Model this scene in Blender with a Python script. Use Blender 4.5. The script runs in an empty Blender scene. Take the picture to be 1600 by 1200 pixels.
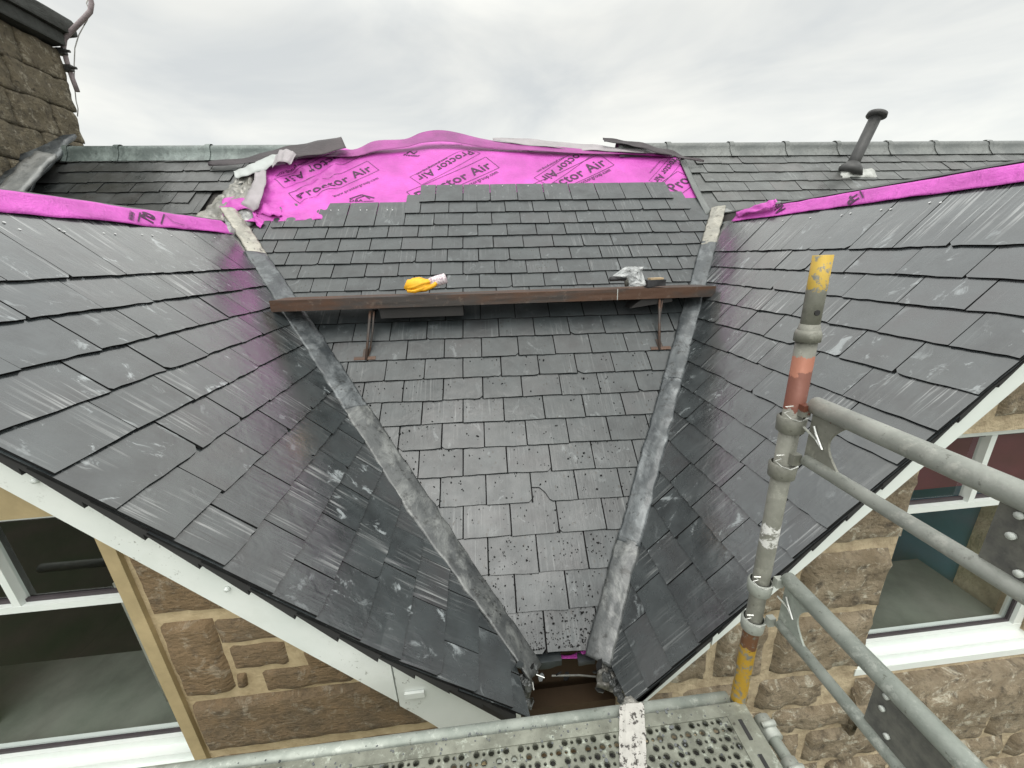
import bpy, math, random
import numpy as np
from mathutils import Vector, Matrix, noise
random.seed(7)
scene = bpy.context.scene
R_ = math.radians
PI = math.pi

# ------------------------------------------------------------------ camera (at the origin, ground 6 m below)
CAM = np.array([[0.99500169, 0.07004351, -0.07117269],
                [-0.089369, 0.30662813, -0.9476246],
                [-0.04455141, 0.9492487, 0.31135522]])
FPX = 615.0
cam_data = bpy.data.cameras.new('camera')
cam = bpy.data.objects.new('camera', cam_data)
scene.collection.objects.link(cam)
m4 = Matrix.Identity(4)
for i in range(3):
    for j in range(3):
        m4[i][j] = CAM[i][j]
cam.matrix_world = m4
cam_data.sensor_width = 36
cam_data.lens = FPX / 1600 * 36
cam_data.clip_start = 0.02
cam_data.clip_end = 3000
scene.camera = cam

# ------------------------------------------------------------------ world, sun, exposure
world = bpy.data.worlds.new('World'); scene.world = world
world.use_nodes = True
wt = world.node_tree; wt.nodes.clear()
def wn(t, **k):
    n = wt.nodes.new(t)
    for a, b in k.items(): setattr(n, a, b)
    return n
SUN_EL, SUN_AZ = 70, 190
w_out = wn('ShaderNodeOutputWorld'); w_add = wn('ShaderNodeAddShader')
bg1 = wn('ShaderNodeBackground'); bg2 = wn('ShaderNodeBackground')
sky = wn('ShaderNodeTexSky', sky_type='NISHITA', sun_disc=False)
sky.sun_elevation = R_(SUN_EL); sky.sun_rotation = R_(SUN_AZ)
bg1.inputs[1].default_value = 0.02
tc = wn('ShaderNodeTexCoord')
mp_ = wn('ShaderNodeMapping'); mp_.inputs['Scale'].default_value = (1.1, 1.1, 3.2)
mp_.inputs['Rotation'].default_value = (0, R_(-14), R_(20))
n1 = wn('ShaderNodeTexNoise'); n1.inputs['Scale'].default_value = 1.9; n1.inputs['Detail'].default_value = 5
n1.inputs['Roughness'].default_value = 0.55; n1.inputs['Distortion'].default_value = 0.5
cr = wn('ShaderNodeValToRGB')
cr.color_ramp.elements[0].position = 0.34; cr.color_ramp.elements[0].color = (0.68, 0.695, 0.675, 1)
cr.color_ramp.elements[1].position = 0.66; cr.color_ramp.elements[1].color = (0.95, 0.935, 0.855, 1)
sx = wn('ShaderNodeSeparateXYZ')
# overcast luminance: level low in the sky, brighter towards the zenith
mr = wn('ShaderNodeMapRange'); mr.inputs['From Min'].default_value = 0.40; mr.inputs['From Max'].default_value = 0.95
mr.inputs['To Min'].default_value = 0.98; mr.inputs['To Max'].default_value = 2.3
vm = wn('ShaderNodeVectorMath', operation='SCALE')
L = wt.links.new
L(tc.outputs['Generated'], mp_.inputs[0]); L(mp_.outputs[0], n1.inputs['Vector']); L(n1.outputs[0], cr.inputs[0])
L(tc.outputs['Generated'], sx.inputs[0]); L(sx.outputs[2], mr.inputs['Value'])
L(cr.outputs[0], vm.inputs[0]); L(mr.outputs[0], vm.inputs['Scale'])
# brightness added behind the camera to light the bargeboards, and low in the sky
mb_ = wn('ShaderNodeMapRange'); mb_.inputs['From Min'].default_value = 0.0; mb_.inputs['From Max'].default_value = -0.8
mb_.inputs['To Min'].default_value = 1.0; mb_.inputs['To Max'].default_value = 1.9
ml_ = wn('ShaderNodeMapRange'); ml_.inputs['From Min'].default_value = 0.02; ml_.inputs['From Max'].default_value = 0.30
ml_.inputs['To Min'].default_value = 1.12; ml_.inputs['To Max'].default_value = 0.98
mm_ = wn('ShaderNodeMath', operation='MULTIPLY'); vm2 = wn('ShaderNodeVectorMath', operation='SCALE')
L(sx.outputs[1], mb_.inputs['Value']); L(sx.outputs[2], ml_.inputs['Value']); L(mb_.outputs[0], mm_.inputs[0]); L(ml_.outputs[0], mm_.inputs[1])
L(vm.outputs[0], vm2.inputs[0]); L(mm_.outputs[0], vm2.inputs['Scale'])
L(vm2.outputs[0], bg2.inputs[0]); bg2.inputs[1].default_value = 1.0
L(sky.outputs[0], bg1.inputs[0]); L(bg1.outputs[0], w_add.inputs[0]); L(bg2.outputs[0], w_add.inputs[1])
L(w_add.outputs[0], w_out.inputs[0])

sd = bpy.data.lights.new('sun', 'SUN'); sd.energy = 1.0; sd.angle = R_(32); sd.color = (1, 0.97, 0.93)
sun = bpy.data.objects.new('sun', sd); scene.collection.objects.link(sun)
az = R_(SUN_AZ); el = R_(SUN_EL)
sdir = Vector((math.sin(az) * math.cos(el), math.cos(az) * math.cos(el), math.sin(el)))
sun.rotation_euler = sdir.to_track_quat('Z', 'Y').to_euler()
sun.location = (0, 0, 12)
scene.view_settings.view_transform = 'Standard'
scene.view_settings.look = 'None'
scene.view_settings.exposure = 0.0
scene.view_settings.gamma = 1.0

# ------------------------------------------------------------------ geometry of the place
def ray(px, py):
    return CAM @ np.array([px - 800, 600 - py, -FPX])
def atY(px, py, Y):
    d = ray(px, py); return d * Y / d[1]
def atX(px, py, X):
    d = ray(px, py); return d * X / d[0]
def atZ(px, py, Z):
    d = ray(px, py); return d * Z / d[2]
class Frame:                       # a roof plane: origin, across, up the slope, normal
    def __init__(s, O, u, v):
        s.O = np.array(O, float); s.u = np.array(u, float); s.u /= np.linalg.norm(s.u)
        v = np.array(v, float); v -= s.u * (v @ s.u); s.v = v / np.linalg.norm(v)
        s.n = np.cross(s.u, s.v)
        if s.n[2] < 0: s.n = -s.n
    def P(s, a, b, h=0.0): return s.O + s.u * a + s.v * b + s.n * h
    def at(s, px, py, h=0.0):      # (a, b) where the sight line meets the plane raised by h
        d = ray(px, py); k = (s.n @ s.O + h) / (s.n @ d); q = d * k - s.O
        return float(q @ s.u), float(q @ s.v)
    def P3(s, px, py, h=0.0):
        a, b = s.at(px, py, h); return s.P(a, b, h)
uM = np.array([1, -.021, -.023]); uM /= np.linalg.norm(uM)
pm = R_(39.87)
hM = np.array([.021, 1, 0]); hM /= np.linalg.norm(hM)
MF = Frame((0.5, 1.9269, -1.8), uM, hM * math.cos(pm) + np.array([0, 0, math.sin(pm)]))
aL, aR = R_(45.43), R_(48.45)
LF = Frame((-0.9, 1.25, -1.1185), (0, 1, 0), (-math.cos(aL), 0, math.sin(aL)))
RF = Frame((1.4, 1.25, -1.1548), (0, 1, 0), (math.cos(aR), 0, math.sin(aR)))
def inter(A, B):
    d = np.cross(A.n, B.n); Mx = np.array([A.n, B.n, d])
    p = np.linalg.solve(Mx, [A.n @ A.O, B.n @ B.O, 0]); d = d / np.linalg.norm(d)
    if d[1] < 0: d = -d
    return p, d
VL = inter(MF, LF); VR = inter(MF, RF)
def vpt(V, Y): return V[0] + V[1] * ((Y - V[0][1]) / V[1][1])
def halfplane(F, p1, p2, inside, off=0.0):
    """keep the side of line p1-p2 (3D points on F) that holds 'inside'; off > 0 shrinks"""
    a = np.array([(np.array(p) - F.O) @ F.u for p in (p1, p2)]); b = np.array([(np.array(p) - F.O) @ F.v for p in (p1, p2)])
    n = np.array([b[1] - b[0], -(a[1] - a[0])]); n /= np.linalg.norm(n); c = n @ np.array([a[0], b[0]])
    q = np.array([(np.array(inside) - F.O) @ F.u, (np.array(inside) - F.O) @ F.v])
    if n @ q > c: n = -n; c = -c
    return (n[0], n[1], c - off)
def clip(poly, hp):
    nx, ny, c = hp; out = []
    for i in range(len(poly)):
        p, q = poly[i - 1], poly[i]
        dp = nx * p[0] + ny * p[1] - c; dq = nx * q[0] + ny * q[1] - c
        if (dp <= 0) != (dq <= 0):
            t = dp / (dp - dq); out.append((p[0] + (q[0] - p[0]) * t, p[1] + (q[1] - p[1]) * t))
        if dq <= 0: out.append(q)
    return out

# ------------------------------------------------------------------ materials
MATS = {}
class NT:
    def __init__(s, name):
        s.m = bpy.data.materials.new(name); s.m.use_nodes = True; s.t = s.m.node_tree; s.t.nodes.clear()
        s.out = s.n('ShaderNodeOutputMaterial'); s.b = s.n('ShaderNodeBsdfPrincipled')
        s.l(s.b.outputs[0], s.out.inputs[0]); MATS[name] = s.m
    def n(s, t, **k):
        x = s.t.nodes.new(t)
        for a, b in k.items(): setattr(x, a, b)
        return x
    def l(s, a, b): s.t.links.new(a, b)
    def coord(s, kind='Object', scale=(1, 1, 1), rot=(0, 0, 0)):
        c = s.n('ShaderNodeTexCoord'); m = s.n('ShaderNodeMapping')
        m.inputs['Scale'].default_value = scale; m.inputs['Rotation'].default_value = rot
        s.l(c.outputs[kind], m.inputs[0]); return m.outputs[0]
    def noise(s, vec, scale, detail=4, rough=.55, dist=0):
        x = s.n('ShaderNodeTexNoise'); x.inputs['Scale'].default_value = scale; x.inputs['Detail'].default_value = detail
        x.inputs['Roughness'].default_value = rough; x.inputs['Distortion'].default_value = dist
        s.l(vec, x.inputs['Vector']); return x.outputs[0]
    def ramp(s, fac, stops, interp='LINEAR'):
        x = s.n('ShaderNodeValToRGB'); x.color_ramp.interpolation = interp; e = x.color_ramp.elements
        while len(e) < len(stops): e.new(0.5)
        for i, (p, c) in enumerate(stops):
            e[i].position = p; e[i].color = (c, c, c, 1) if not isinstance(c, tuple) else (*c, 1)
        s.l(fac, x.inputs[0]); return x.outputs[0]
    def mix(s, fac, a, b, mode='MIX'):
        x = s.n('ShaderNodeMix', data_type='RGBA', blend_type=mode)
        for v, i in ((fac, 0), (a, 6), (b, 7)):
            if isinstance(v, (int, float)): x.inputs[i].default_value = v if i == 0 else (v, v, v, 1)
            elif isinstance(v, tuple): x.inputs[i].default_value = (*v, 1)
            else: s.l(v, x.inputs[i])
        return x.outputs[2]
    def math(s, op, a, b=0.0, cl=False):
        x = s.n('ShaderNodeMath', operation=op, use_clamp=cl)
        for v, i in ((a, 0), (b, 1)):
            if isinstance(v, (int, float)): x.inputs[i].default_value = v
            else: s.l(v, x.inputs[i])
        return x.outputs[0]
    def bump(s, h, strength=.3, dist=.01, prev=None):
        x = s.n('ShaderNodeBump'); x.inputs['Strength'].default_value = strength; x.inputs['Distance'].default_value = dist
        s.l(h, x.inputs['Height'])
        if prev: s.l(prev, x.inputs['Normal'])
        return x.outputs[0]
    def set(s, **k):
        mp = dict(col='Base Color', rough='Roughness', metal='Metallic', nor='Normal', coat='Coat Weight', coatr='Coat Roughness',
                  spec='Specular IOR Level', alpha='Alpha', trans='Transmission Weight', sub='Subsurface Weight')
        for a, v in k.items():
            i = s.b.inputs[mp[a]]
            if isinstance(v, (int, float)): i.default_value = v
            elif isinstance(v, tuple): i.default_value = (*v, 1)
            else: s.l(v, i)
        return s.m

def slate_mat(name, c0, c1, streak, patch, dots, rough=(.30, .5), old=0.0, coat=.25):
    t = NT(name)
    uv = t.coord('UV'); at = t.n('ShaderNodeAttribute', attribute_name='var'); sp = t.n('ShaderNodeSeparateColor'); t.l(at.outputs[0], sp.inputs[0])
    col = t.mix(sp.outputs[0], c0, c1)
    col = t.mix(t.math('MULTIPLY', t.math('POWER', sp.outputs[1], 3.0), .8), col, (c1[0] * 1.45, c1[1] * 1.2, c1[2] * 1.2))
    cl = t.noise(uv, 6, 6, .6)
    col = t.mix(t.ramp(cl, [(.35, 0.0), (.7, 1.0)]), col, tuple(x * 1.45 for x in c1))
    # cleft streaks down the slope
    uvs = t.coord('UV', scale=(55, 1.6, 1)); st = t.noise(uvs, 1.0, 5, .62, .5)
    gate = t.math('MULTIPLY', t.ramp(t.noise(uv, 2.4, 2), [(.46, 0.0), (.62, 1.0)]), t.ramp(sp.outputs[2], [(.2, 0.0), (.6, 1.0)]))
    sm = t.math('MULTIPLY', t.ramp(st, [(.54, 0.0), (.64, 1.0)]), gate)
    sdk = t.math('MULTIPLY', t.ramp(st, [(.34, 1.0), (.43, 0.0)]), gate)
    col = t.mix(t.math('MULTIPLY', sm, streak), col, (.27, .28, .28))
    col = t.mix(t.math('MULTIPLY', sdk, streak * .8), col, (.012, .012, .013))
    pt = t.noise(t.coord('UV', scale=(1.5, 1, 1)), 7, 7, .68, .8)
    pm2 = t.math('MULTIPLY', t.ramp(pt, [(.58, 0.0), (.65, 1.0)]), t.ramp(t.noise(uv, 1.7, 2), [(.45, 0.0), (.6, 1.0)]))
    col = t.mix(t.math('MULTIPLY', pm2, patch), col, (.30, .33, .34))
    # crumbs of moss and mortar
    vo = t.n('ShaderNodeTexVoronoi', feature='F1'); vo.inputs['Scale'].default_value = 30; t.l(t.coord('UV', scale=(1, .6, 1), rot=(0, 0, .6)), vo.inputs['Vector'])
    dm = t.math('MULTIPLY', t.ramp(vo.outputs['Distance'], [(.12, 1.0), (.26, 0.0)]), t.ramp(t.noise(uv, 6, 3), [(.50, 0.0), (.58, 1.0)]))
    col = t.mix(t.math('MULTIPLY', dm, dots), col, (.02, .02, .017))
    if old: col = t.mix(t.math('MULTIPLY', t.ramp(t.noise(uv, 3.2, 5), [(.4, 0.0), (.6, 1.0)]), old), col, (.022, .024, .022))
    fine = t.noise(uv, 60, 5, .7); scal = t.noise(t.coord('UV', scale=(1, .8, 1)), 9, 3, .5, 1.2)
    nb = t.bump(fine, .25, .003); nb = t.bump(scal, .32, .009, nb); nb = t.bump(st, .35, .004, nb)
    rg = t.ramp(t.noise(uv, 5, 5, .6), [(.35, rough[0]), (.7, rough[1])])
    t.set(col=col, rough=rg, nor=nb, coat=coat, coatr=.15, spec=.6)
    t.l(t.bump(scal, .22, .006, t.bump(st, .2, .002)), t.b.inputs['Coat Normal']); t.b.inputs['Coat IOR'].default_value = 1.72
    return t.m
slate_mat('slate_main', (.014, .018, .020), (.032, .038, .040), .3, .25, 1.0, (.33, .55), coat=.18)
slate_mat('slate_left', (.013, .017, .019), (.036, .043, .045), 1.0, 1.0, .12, (.20, .40), coat=1.0)
slate_mat('slate_right', (.015, .018, .020), (.038, .044, .046), 1.0, .7, .15, (.20, .40), coat=1.0)
slate_mat('slate_old', (.028, .033, .032), (.062, .068, .065), .4, .45, .5, (.26, .5), old=.55)
slate_mat('slate_wet_old', (.008, .009, .009), (.03, .034, .034), .3, .2, .4, (.25, .5), old=.7)

def simple(name, c, rough=.5, metal=0., var=.25, nscale=8, bump=.0, bdist=.005, c2=None, kind='Object', scale=(1, 1, 1), stops=(.35, .65), **k):
    t = NT(name); v = t.coord(kind, scale=scale)
    nz = t.noise(v, nscale, 6, .62)
    c2 = c2 or tuple(x * (1 - var) for x in c)
    col = t.mix(t.ramp(nz, [(stops[0], 0.0), (stops[1], 1.0)]), c2, c)
    nb = None
    kw = dict(col=col, rough=rough, metal=metal); kw.update(k)
    if bump: kw['nor'] = t.bump(t.noise(v, nscale * 4, 5, .6), bump, bdist)
    t.set(**kw); return t
simple('slate_edge', (.010, .010, .010), 1.0, spec=.08, nscale=20, c2=(.018, .019, .019))  # near-black: crevice shade painted on slate edges and joint strips; also colours crumbs
simple('felt_dark', (.03, .03, .03), .9)
simple('sarking', (.035, .032, .03), .85)
simple('board_brown', (.045, .025, .009), .8, nscale=5, scale=(1, 1, .2), bump=.3)
# lead: weathered grey with pale oxide and dark crumbs
def lead(name, ca, cb, cw, cd, grime=1.0, patina=.5):
    t = NT(name); v = t.coord('Object'); vs = t.coord('Object', scale=(1.6, .8, 1))
    col = t.mix(t.ramp(t.noise(v, 4, 5), [(.35, 0.0), (.65, 1.0)]), ca, cb)
    col = t.mix(t.math('MULTIPLY', t.ramp(t.noise(vs, 5, 8, .72, .6), [(.47, 0.0), (.62, 1.0)]), patina), col, cw)
    dk = t.ramp(t.noise(v, 22, 8, .72), [(.54, 0.0), (.62, 1.0)])
    dk2 = t.ramp(t.noise(v, 3, 3), [(.38, 0.15), (.62, 1.0)])
    col = t.mix(t.math('MULTIPLY', t.math('MULTIPLY', dk, dk2), grime), col, cd)
    nb = t.bump(t.noise(v, 9, 4), .5, .02); nb = t.bump(t.noise(v, 70, 4, .7), .35, .004, nb)
    t.set(col=col, rough=t.ramp(t.noise(v, 8, 4), [(.35, .28), (.7, .55)]), nor=nb, metal=.2, coat=.35, coatr=.25); return t
lead('lead', (.04, .047, .052), (.085, .095, .10), (.23, .25, .26), (.014, .014, .013))
lead('lead_dirty', (.05, .055, .057), (.10, .106, .106), (.26, .27, .26), (.011, .011, .010), 1.0, .6)
lead('lead_dressing', (.17, .18, .18), (.27, .275, .27), (.40, .40, .38), (.07, .07, .065), .6, .3)
lead('mortar_skim', (.22, .215, .185), (.36, .345, .29), (.50, .48, .41), (.07, .06, .05), 1.0, .6)
lead('rubble', (.13, .13, .12), (.26, .25, .22), (.42, .40, .36), (.04, .04, .035), .8, .5)
lead('ridge_metal', (.075, .095, .09), (.13, .16, .153), (.24, .285, .27), (.04, .045, .04), .45, .5)
lead('ridge_grey', (.09, .10, .097), (.145, .155, .15), (.23, .24, .23), (.05, .05, .045), .5, .4)
# membrane
def membrane(name, c, c2):
    t = NT(name); v = t.coord('Object')
    col = t.mix(t.ramp(t.noise(v, 2.5, 4), [(.35, 0.0), (.65, 1.0)]), c2, c)
    col = t.mix(t.math('MULTIPLY', t.ramp(t.noise(v, 14, 6, .7), [(.62, 0.0), (.72, 1.0)]), .25), col, tuple(x * .6 for x in c))
    nb = t.bump(t.noise(v, 7, 4, .6, 2.0), .4, .03); nb = t.bump(t.noise(t.coord('Object', scale=(1, 3, 3), rot=(0, 0, .7)), 5, 2, .5, 1.5), .35, .02, nb); nb = t.bump(t.noise(v, 160, 3), .25, .002, nb)
    t.set(col=col, rough=.55, nor=nb, sub=0.0); return t
membrane('membrane_pink', (.60, .09, .49), (.42, .06, .34))
membrane('membrane_shade', (.34, .06, .27), (.22, .045, .18))  # darker pink, the shading of the curved top edge put into colour
membrane('membrane_back', (.05, .038, .043), (.028, .022, .026))
simple('print_ink', (.05, .008, .045), .6, var=.1)
simple('print_faint', (.30, .03, .26), .6, var=.1)
simple('tape_grey', (.36, .33, .35), .55, nscale=5, bump=.3, c2=(.28, .26, .27))
simple('tape_pale', (.40, .42, .41), .5, nscale=9, bump=.3, c2=(.40, .43, .42))
simple('nail_metal', (.75, .76, .76), .3, metal=.4)
# painted fascia
t = simple('white_upvc', (.74, .78, .75), .35, nscale=3, c2=(.68, .73, .70), coat=.2)
v = t.coord('Object')
t = NT('white_upvc_dirty')
v = t.coord('Object'); c = t.mix(t.ramp(t.noise(v, 2.0, 4), [(.4, 0.0), (.6, 1.0)]), (.66, .70, .67), (.73, .76, .73))
c = t.mix(t.math('MULTIPLY', t.ramp(t.noise(v, 34, 6, .75), [(.60, 0.0), (.66, 1.0)]), t.ramp(t.noise(v, 2.6, 2), [(.48, 0.0), (.6, 1.0)])), c, (.22, .22, .19))
c = t.mix(t.math('MULTIPLY', t.ramp(t.noise(v, 5, 6, .7), [(.5, 0.0), (.75, 1.0)]), .35), c, (.52, .55, .50))
t.set(col=c, rough=.38, coat=.2)
# galvanised tube
def galv(name, ca, cb, spots, paint=None, lich=.5):
    t = NT(name); v = t.coord('Object')
    c = t.mix(t.ramp(t.noise(v, 9, 6, .65), [(.35, 0.0), (.65, 1.0)]), ca, cb)
    c = t.mix(t.math('MULTIPLY', t.ramp(t.noise(v, 26, 7, .75), [(.55, 0.0), (.66, 1.0)]), lich), c, spots)
    c = t.mix(t.math('MULTIPLY', t.ramp(t.noise(v, 60, 6, .75), [(.60, 0.0), (.68, 1.0)]), .6), c, (.07, .065, .05))
    if paint:
        g = t.n('ShaderNodeNewGeometry'); s = t.n('ShaderNodeSeparateXYZ'); t.l(g.outputs['Position'], s.inputs[0])
        zz = t.math('ADD', s.outputs[2], t.math('MULTIPLY', t.math('SUBTRACT', t.noise(v, 28, 5, .7), .5), .07))
        for z0, z1, pc, cov in paint:
            a = t.math('MULTIPLY', t.math('GREATER_THAN', zz, z0), t.math('LESS_THAN', zz, z1))
            a = t.math('MULTIPLY', a, t.ramp(t.noise(v, 38, 6, .75), [(cov - .04, 1.0), (cov + .02, 0.0)]))
            c = t.mix(a, c, pc)
    nb = t.bump(t.noise(v, 40, 6, .7), .35, .004)
    t.set(col=c, rough=t.ramp(t.noise(v, 12, 4), [(.3, .38), (.7, .66)]), metal=.25, nor=nb); return t
galv('galvanised', (.30, .32, .29), (.44, .46, .42), (.62, .63, .57))
galv('galvanised_green', (.25, .28, .25), (.38, .41, .37), (.60, .63, .58), lich=.6)
galv('galvanised_standard', (.17, .17, .145), (.27, .27, .235), (.38, .38, .33),
     paint=[(-.115, .2, (.50, .34, .06), .58), (-.34, -.285, (.30, .12, .075), .72), (-.43, -.33, (.15, .052, .033), .66), (-.88, -.80, (.68, .68, .66), .52),
            (-1.56, -1.27, (.48, .29, .03), .55), (-1.3, -1.22, (.16, .075, .035), .6)])
galv('deck_steel', (.12, .125, .10), (.25, .26, .215), (.46, .50, .43), lich=.7)
simple('galvanised_dark', (.10, .10, .095), .6, metal=.3, nscale=30, bump=.3, c2=(.17, .17, .15))
simple('bright_wire', (.82, .83, .80), .25, metal=.6)
simple('bolt_paint', (.70, .74, .70), .4)
# rusty plank
t = NT('rust'); v = t.coord('Object', scale=(.5, 2, 2)); vf = t.coord('Object')
c = t.mix(t.ramp(t.noise(v, 2.6, 5, .6), [(.42, 0.0), (.56, 1.0)]), (.050, .043, .039), (.085, .043, .025))
c = t.mix(t.math('MULTIPLY', t.ramp(t.noise(vf, 16, 7, .7), [(.56, 0.0), (.68, 1.0)]), .6), c, (.16, .12, .095))
t.set(col=c, rough=.62, nor=t.bump(t.noise(vf, 45, 5, .7), .4, .004), metal=.1)
simple('dark_timber', (.028, .026, .025), .75, nscale=6, bump=.3)
simple('black_rubber', (.018, .018, .02), .55, nscale=60, bump=.5, c2=(.03, .03, .032))
simple('glove_yellow', (.86, .44, .015), .6, nscale=30, c2=(.72, .33, .01), bump=.4, stops=(.3, .5))
t = NT('cuff_knit'); v = t.coord('Object')
c = t.mix(t.ramp(t.noise(v, 55, 4, .7), [(.5, 0.0), (.58, 1.0)]), (.74, .66, .68), (.42, .30, .36)); t.set(col=c, rough=.8, nor=t.bump(t.noise(v, 90, 3), .5, .003))
simple('timber_tan', (.48, .36, .22), .7, nscale=20)
t = NT('clear_plastic'); v = t.coord('Object')
tr = t.n('ShaderNodeBsdfTransparent'); mx = t.n('ShaderNodeMixShader'); fr = t.ramp(t.noise(v, 14, 5, .6), [(.40, .25), (.62, .7)])
t.set(col=(.62, .64, .64), rough=.25, nor=t.bump(t.noise(v, 18, 4), .8, .01)); t.l(fr, mx.inputs[0]); t.l(tr.outputs[0], mx.inputs[1]); t.l(t.b.outputs[0], mx.inputs[2]); t.l(mx.outputs[0], t.out.inputs[0])
# stone
def stone_mat(name, ca, cb, cc, lime, bumpd=.02, tool=0.0, dark=.4):
    t = NT(name); v = t.coord('Object'); at = t.n('ShaderNodeAttribute', attribute_name='var'); sp = t.n('ShaderNodeSeparateColor'); t.l(at.outputs[0], sp.inputs[0])
    c = t.mix(sp.outputs[0], ca, cb)
    c = t.mix(t.ramp(t.noise(v, 7, 7, .7), [(.38, 0.0), (.66, 1.0)]), c, cc)
    c = t.mix(t.math('MULTIPLY', t.ramp(t.noise(v, 11, 8, .75, .6), [(.54, 0.0), (.62, 1.0)]), lime), c, (.52, .48, .38))
    c = t.mix(t.math('MULTIPLY', t.ramp(t.noise(v, 16, 8, .7), [(.52, 0.0), (.66, 1.0)]), dark), c, (.05, .04, .03))
    nb = t.bump(t.noise(v, 26, 7, .7), .9, bumpd)
    if tool:
        tv = t.coord('Object', scale=(26, 8, 70), rot=(0, R_(24), 0)); nb = t.bump(t.noise(tv, 1.0, 2, .5), tool, .02, nb)
    t.set(col=c, rough=.85, nor=nb); return t
stone_mat('stone_brown', (.19, .125, .062), (.15, .112, .07), (.235, .16, .088), .3, .022, .5, .5)
stone_mat('stone_weathered', (.16, .12, .075), (.23, .18, .115), (.34, .28, .195), 1.0, .035, .3, .75)
stone_mat('stone_chimney', (.10, .088, .062), (.15, .125, .085), (.21, .175, .115), .5, .05, .2, .8)
simple('mortar_buff', (.50, .40, .245), .9, nscale=14, bump=.6, bdist=.01, c2=(.37, .285, .165))
simple('mortar_grey', (.52, .43, .29), .9, nscale=10, bump=.9, bdist=.014, c2=(.30, .235, .15))
simple('margin_buff', (.42, .33, .18), .8, nscale=8, bump=.35, c2=(.33, .26, .14))
simple('chimney_cap', (.06, .064, .06), .85, nscale=6, bump=.5, bdist=.02, c2=(.035, .037, .034))
# glass and rooms
t = NT('window_glass'); g = t.n('ShaderNodeBsdfGlossy'); g.inputs['Roughness'].default_value = .02
tr = t.n('ShaderNodeBsdfTransparent'); tr.inputs[0].default_value = (.92, .95, .95, 1); fr = t.n('ShaderNodeFresnel'); fr.inputs[0].default_value = 1.5
gg = t.n('ShaderNodeNewGeometry'); fz = t.math('MULTIPLY', t.math('MULTIPLY', t.math('MINIMUM', fr.outputs[0], .6), t.math('SUBTRACT', 1.0, gg.outputs['Backfacing'])), 1.8); mx = t.n('ShaderNodeMixShader'); t.l(fz, mx.inputs[0]); t.l(tr.outputs[0], mx.inputs[1]); t.l(g.outputs[0], mx.inputs[2]); t.l(mx.outputs[0], t.out.inputs[0])
simple('room_dark', (.035, .032, .025), .9, c2=(.008, .008, .008), nscale=2)
simple('room_teal', (.07, .22, .30), .8, c2=(.05, .16, .22), nscale=1.5)
simple('blind_maroon', (.13, .022, .035), .8, c2=(.09, .016, .026), nscale=3)
simple('sill_grey', (.20, .21, .18), .6, c2=(.11, .115, .10), nscale=3)
simple('curtain_pale', (.55, .53, .46), .8, c2=(.26, .26, .23), nscale=14, scale=(1, 1, .1))
simple('gasket', (.05, .04, .045), .6)
simple('pole_paint', (.36, .30, .31), .55, nscale=20, c2=(.24, .20, .21), bump=.3)
simple('cable_white', (.55, .54, .52), .5)
simple('vent_black', (.035, .036, .036), .5, nscale=14, c2=(.06, .06, .06), bump=.2)
simple('flash_white', (.50, .51, .49), .45, nscale=12, c2=(.30, .31, .29), bump=.5, bdist=.01)
simple('ground_grass', (.05, .07, .03), .95, nscale=.8, c2=(.09, .08, .055))
t = NT('strip_white'); v = t.coord('Object')
c = t.mix(t.ramp(t.noise(v, 45, 6, .75), [(.53, 0.0), (.57, 1.0)]), (.44, .43, .40), (.05, .045, .04)); t.set(col=c, rough=.6, nor=t.bump(t.noise(v, 22, 4), .6, .01))
M = MATS

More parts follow.
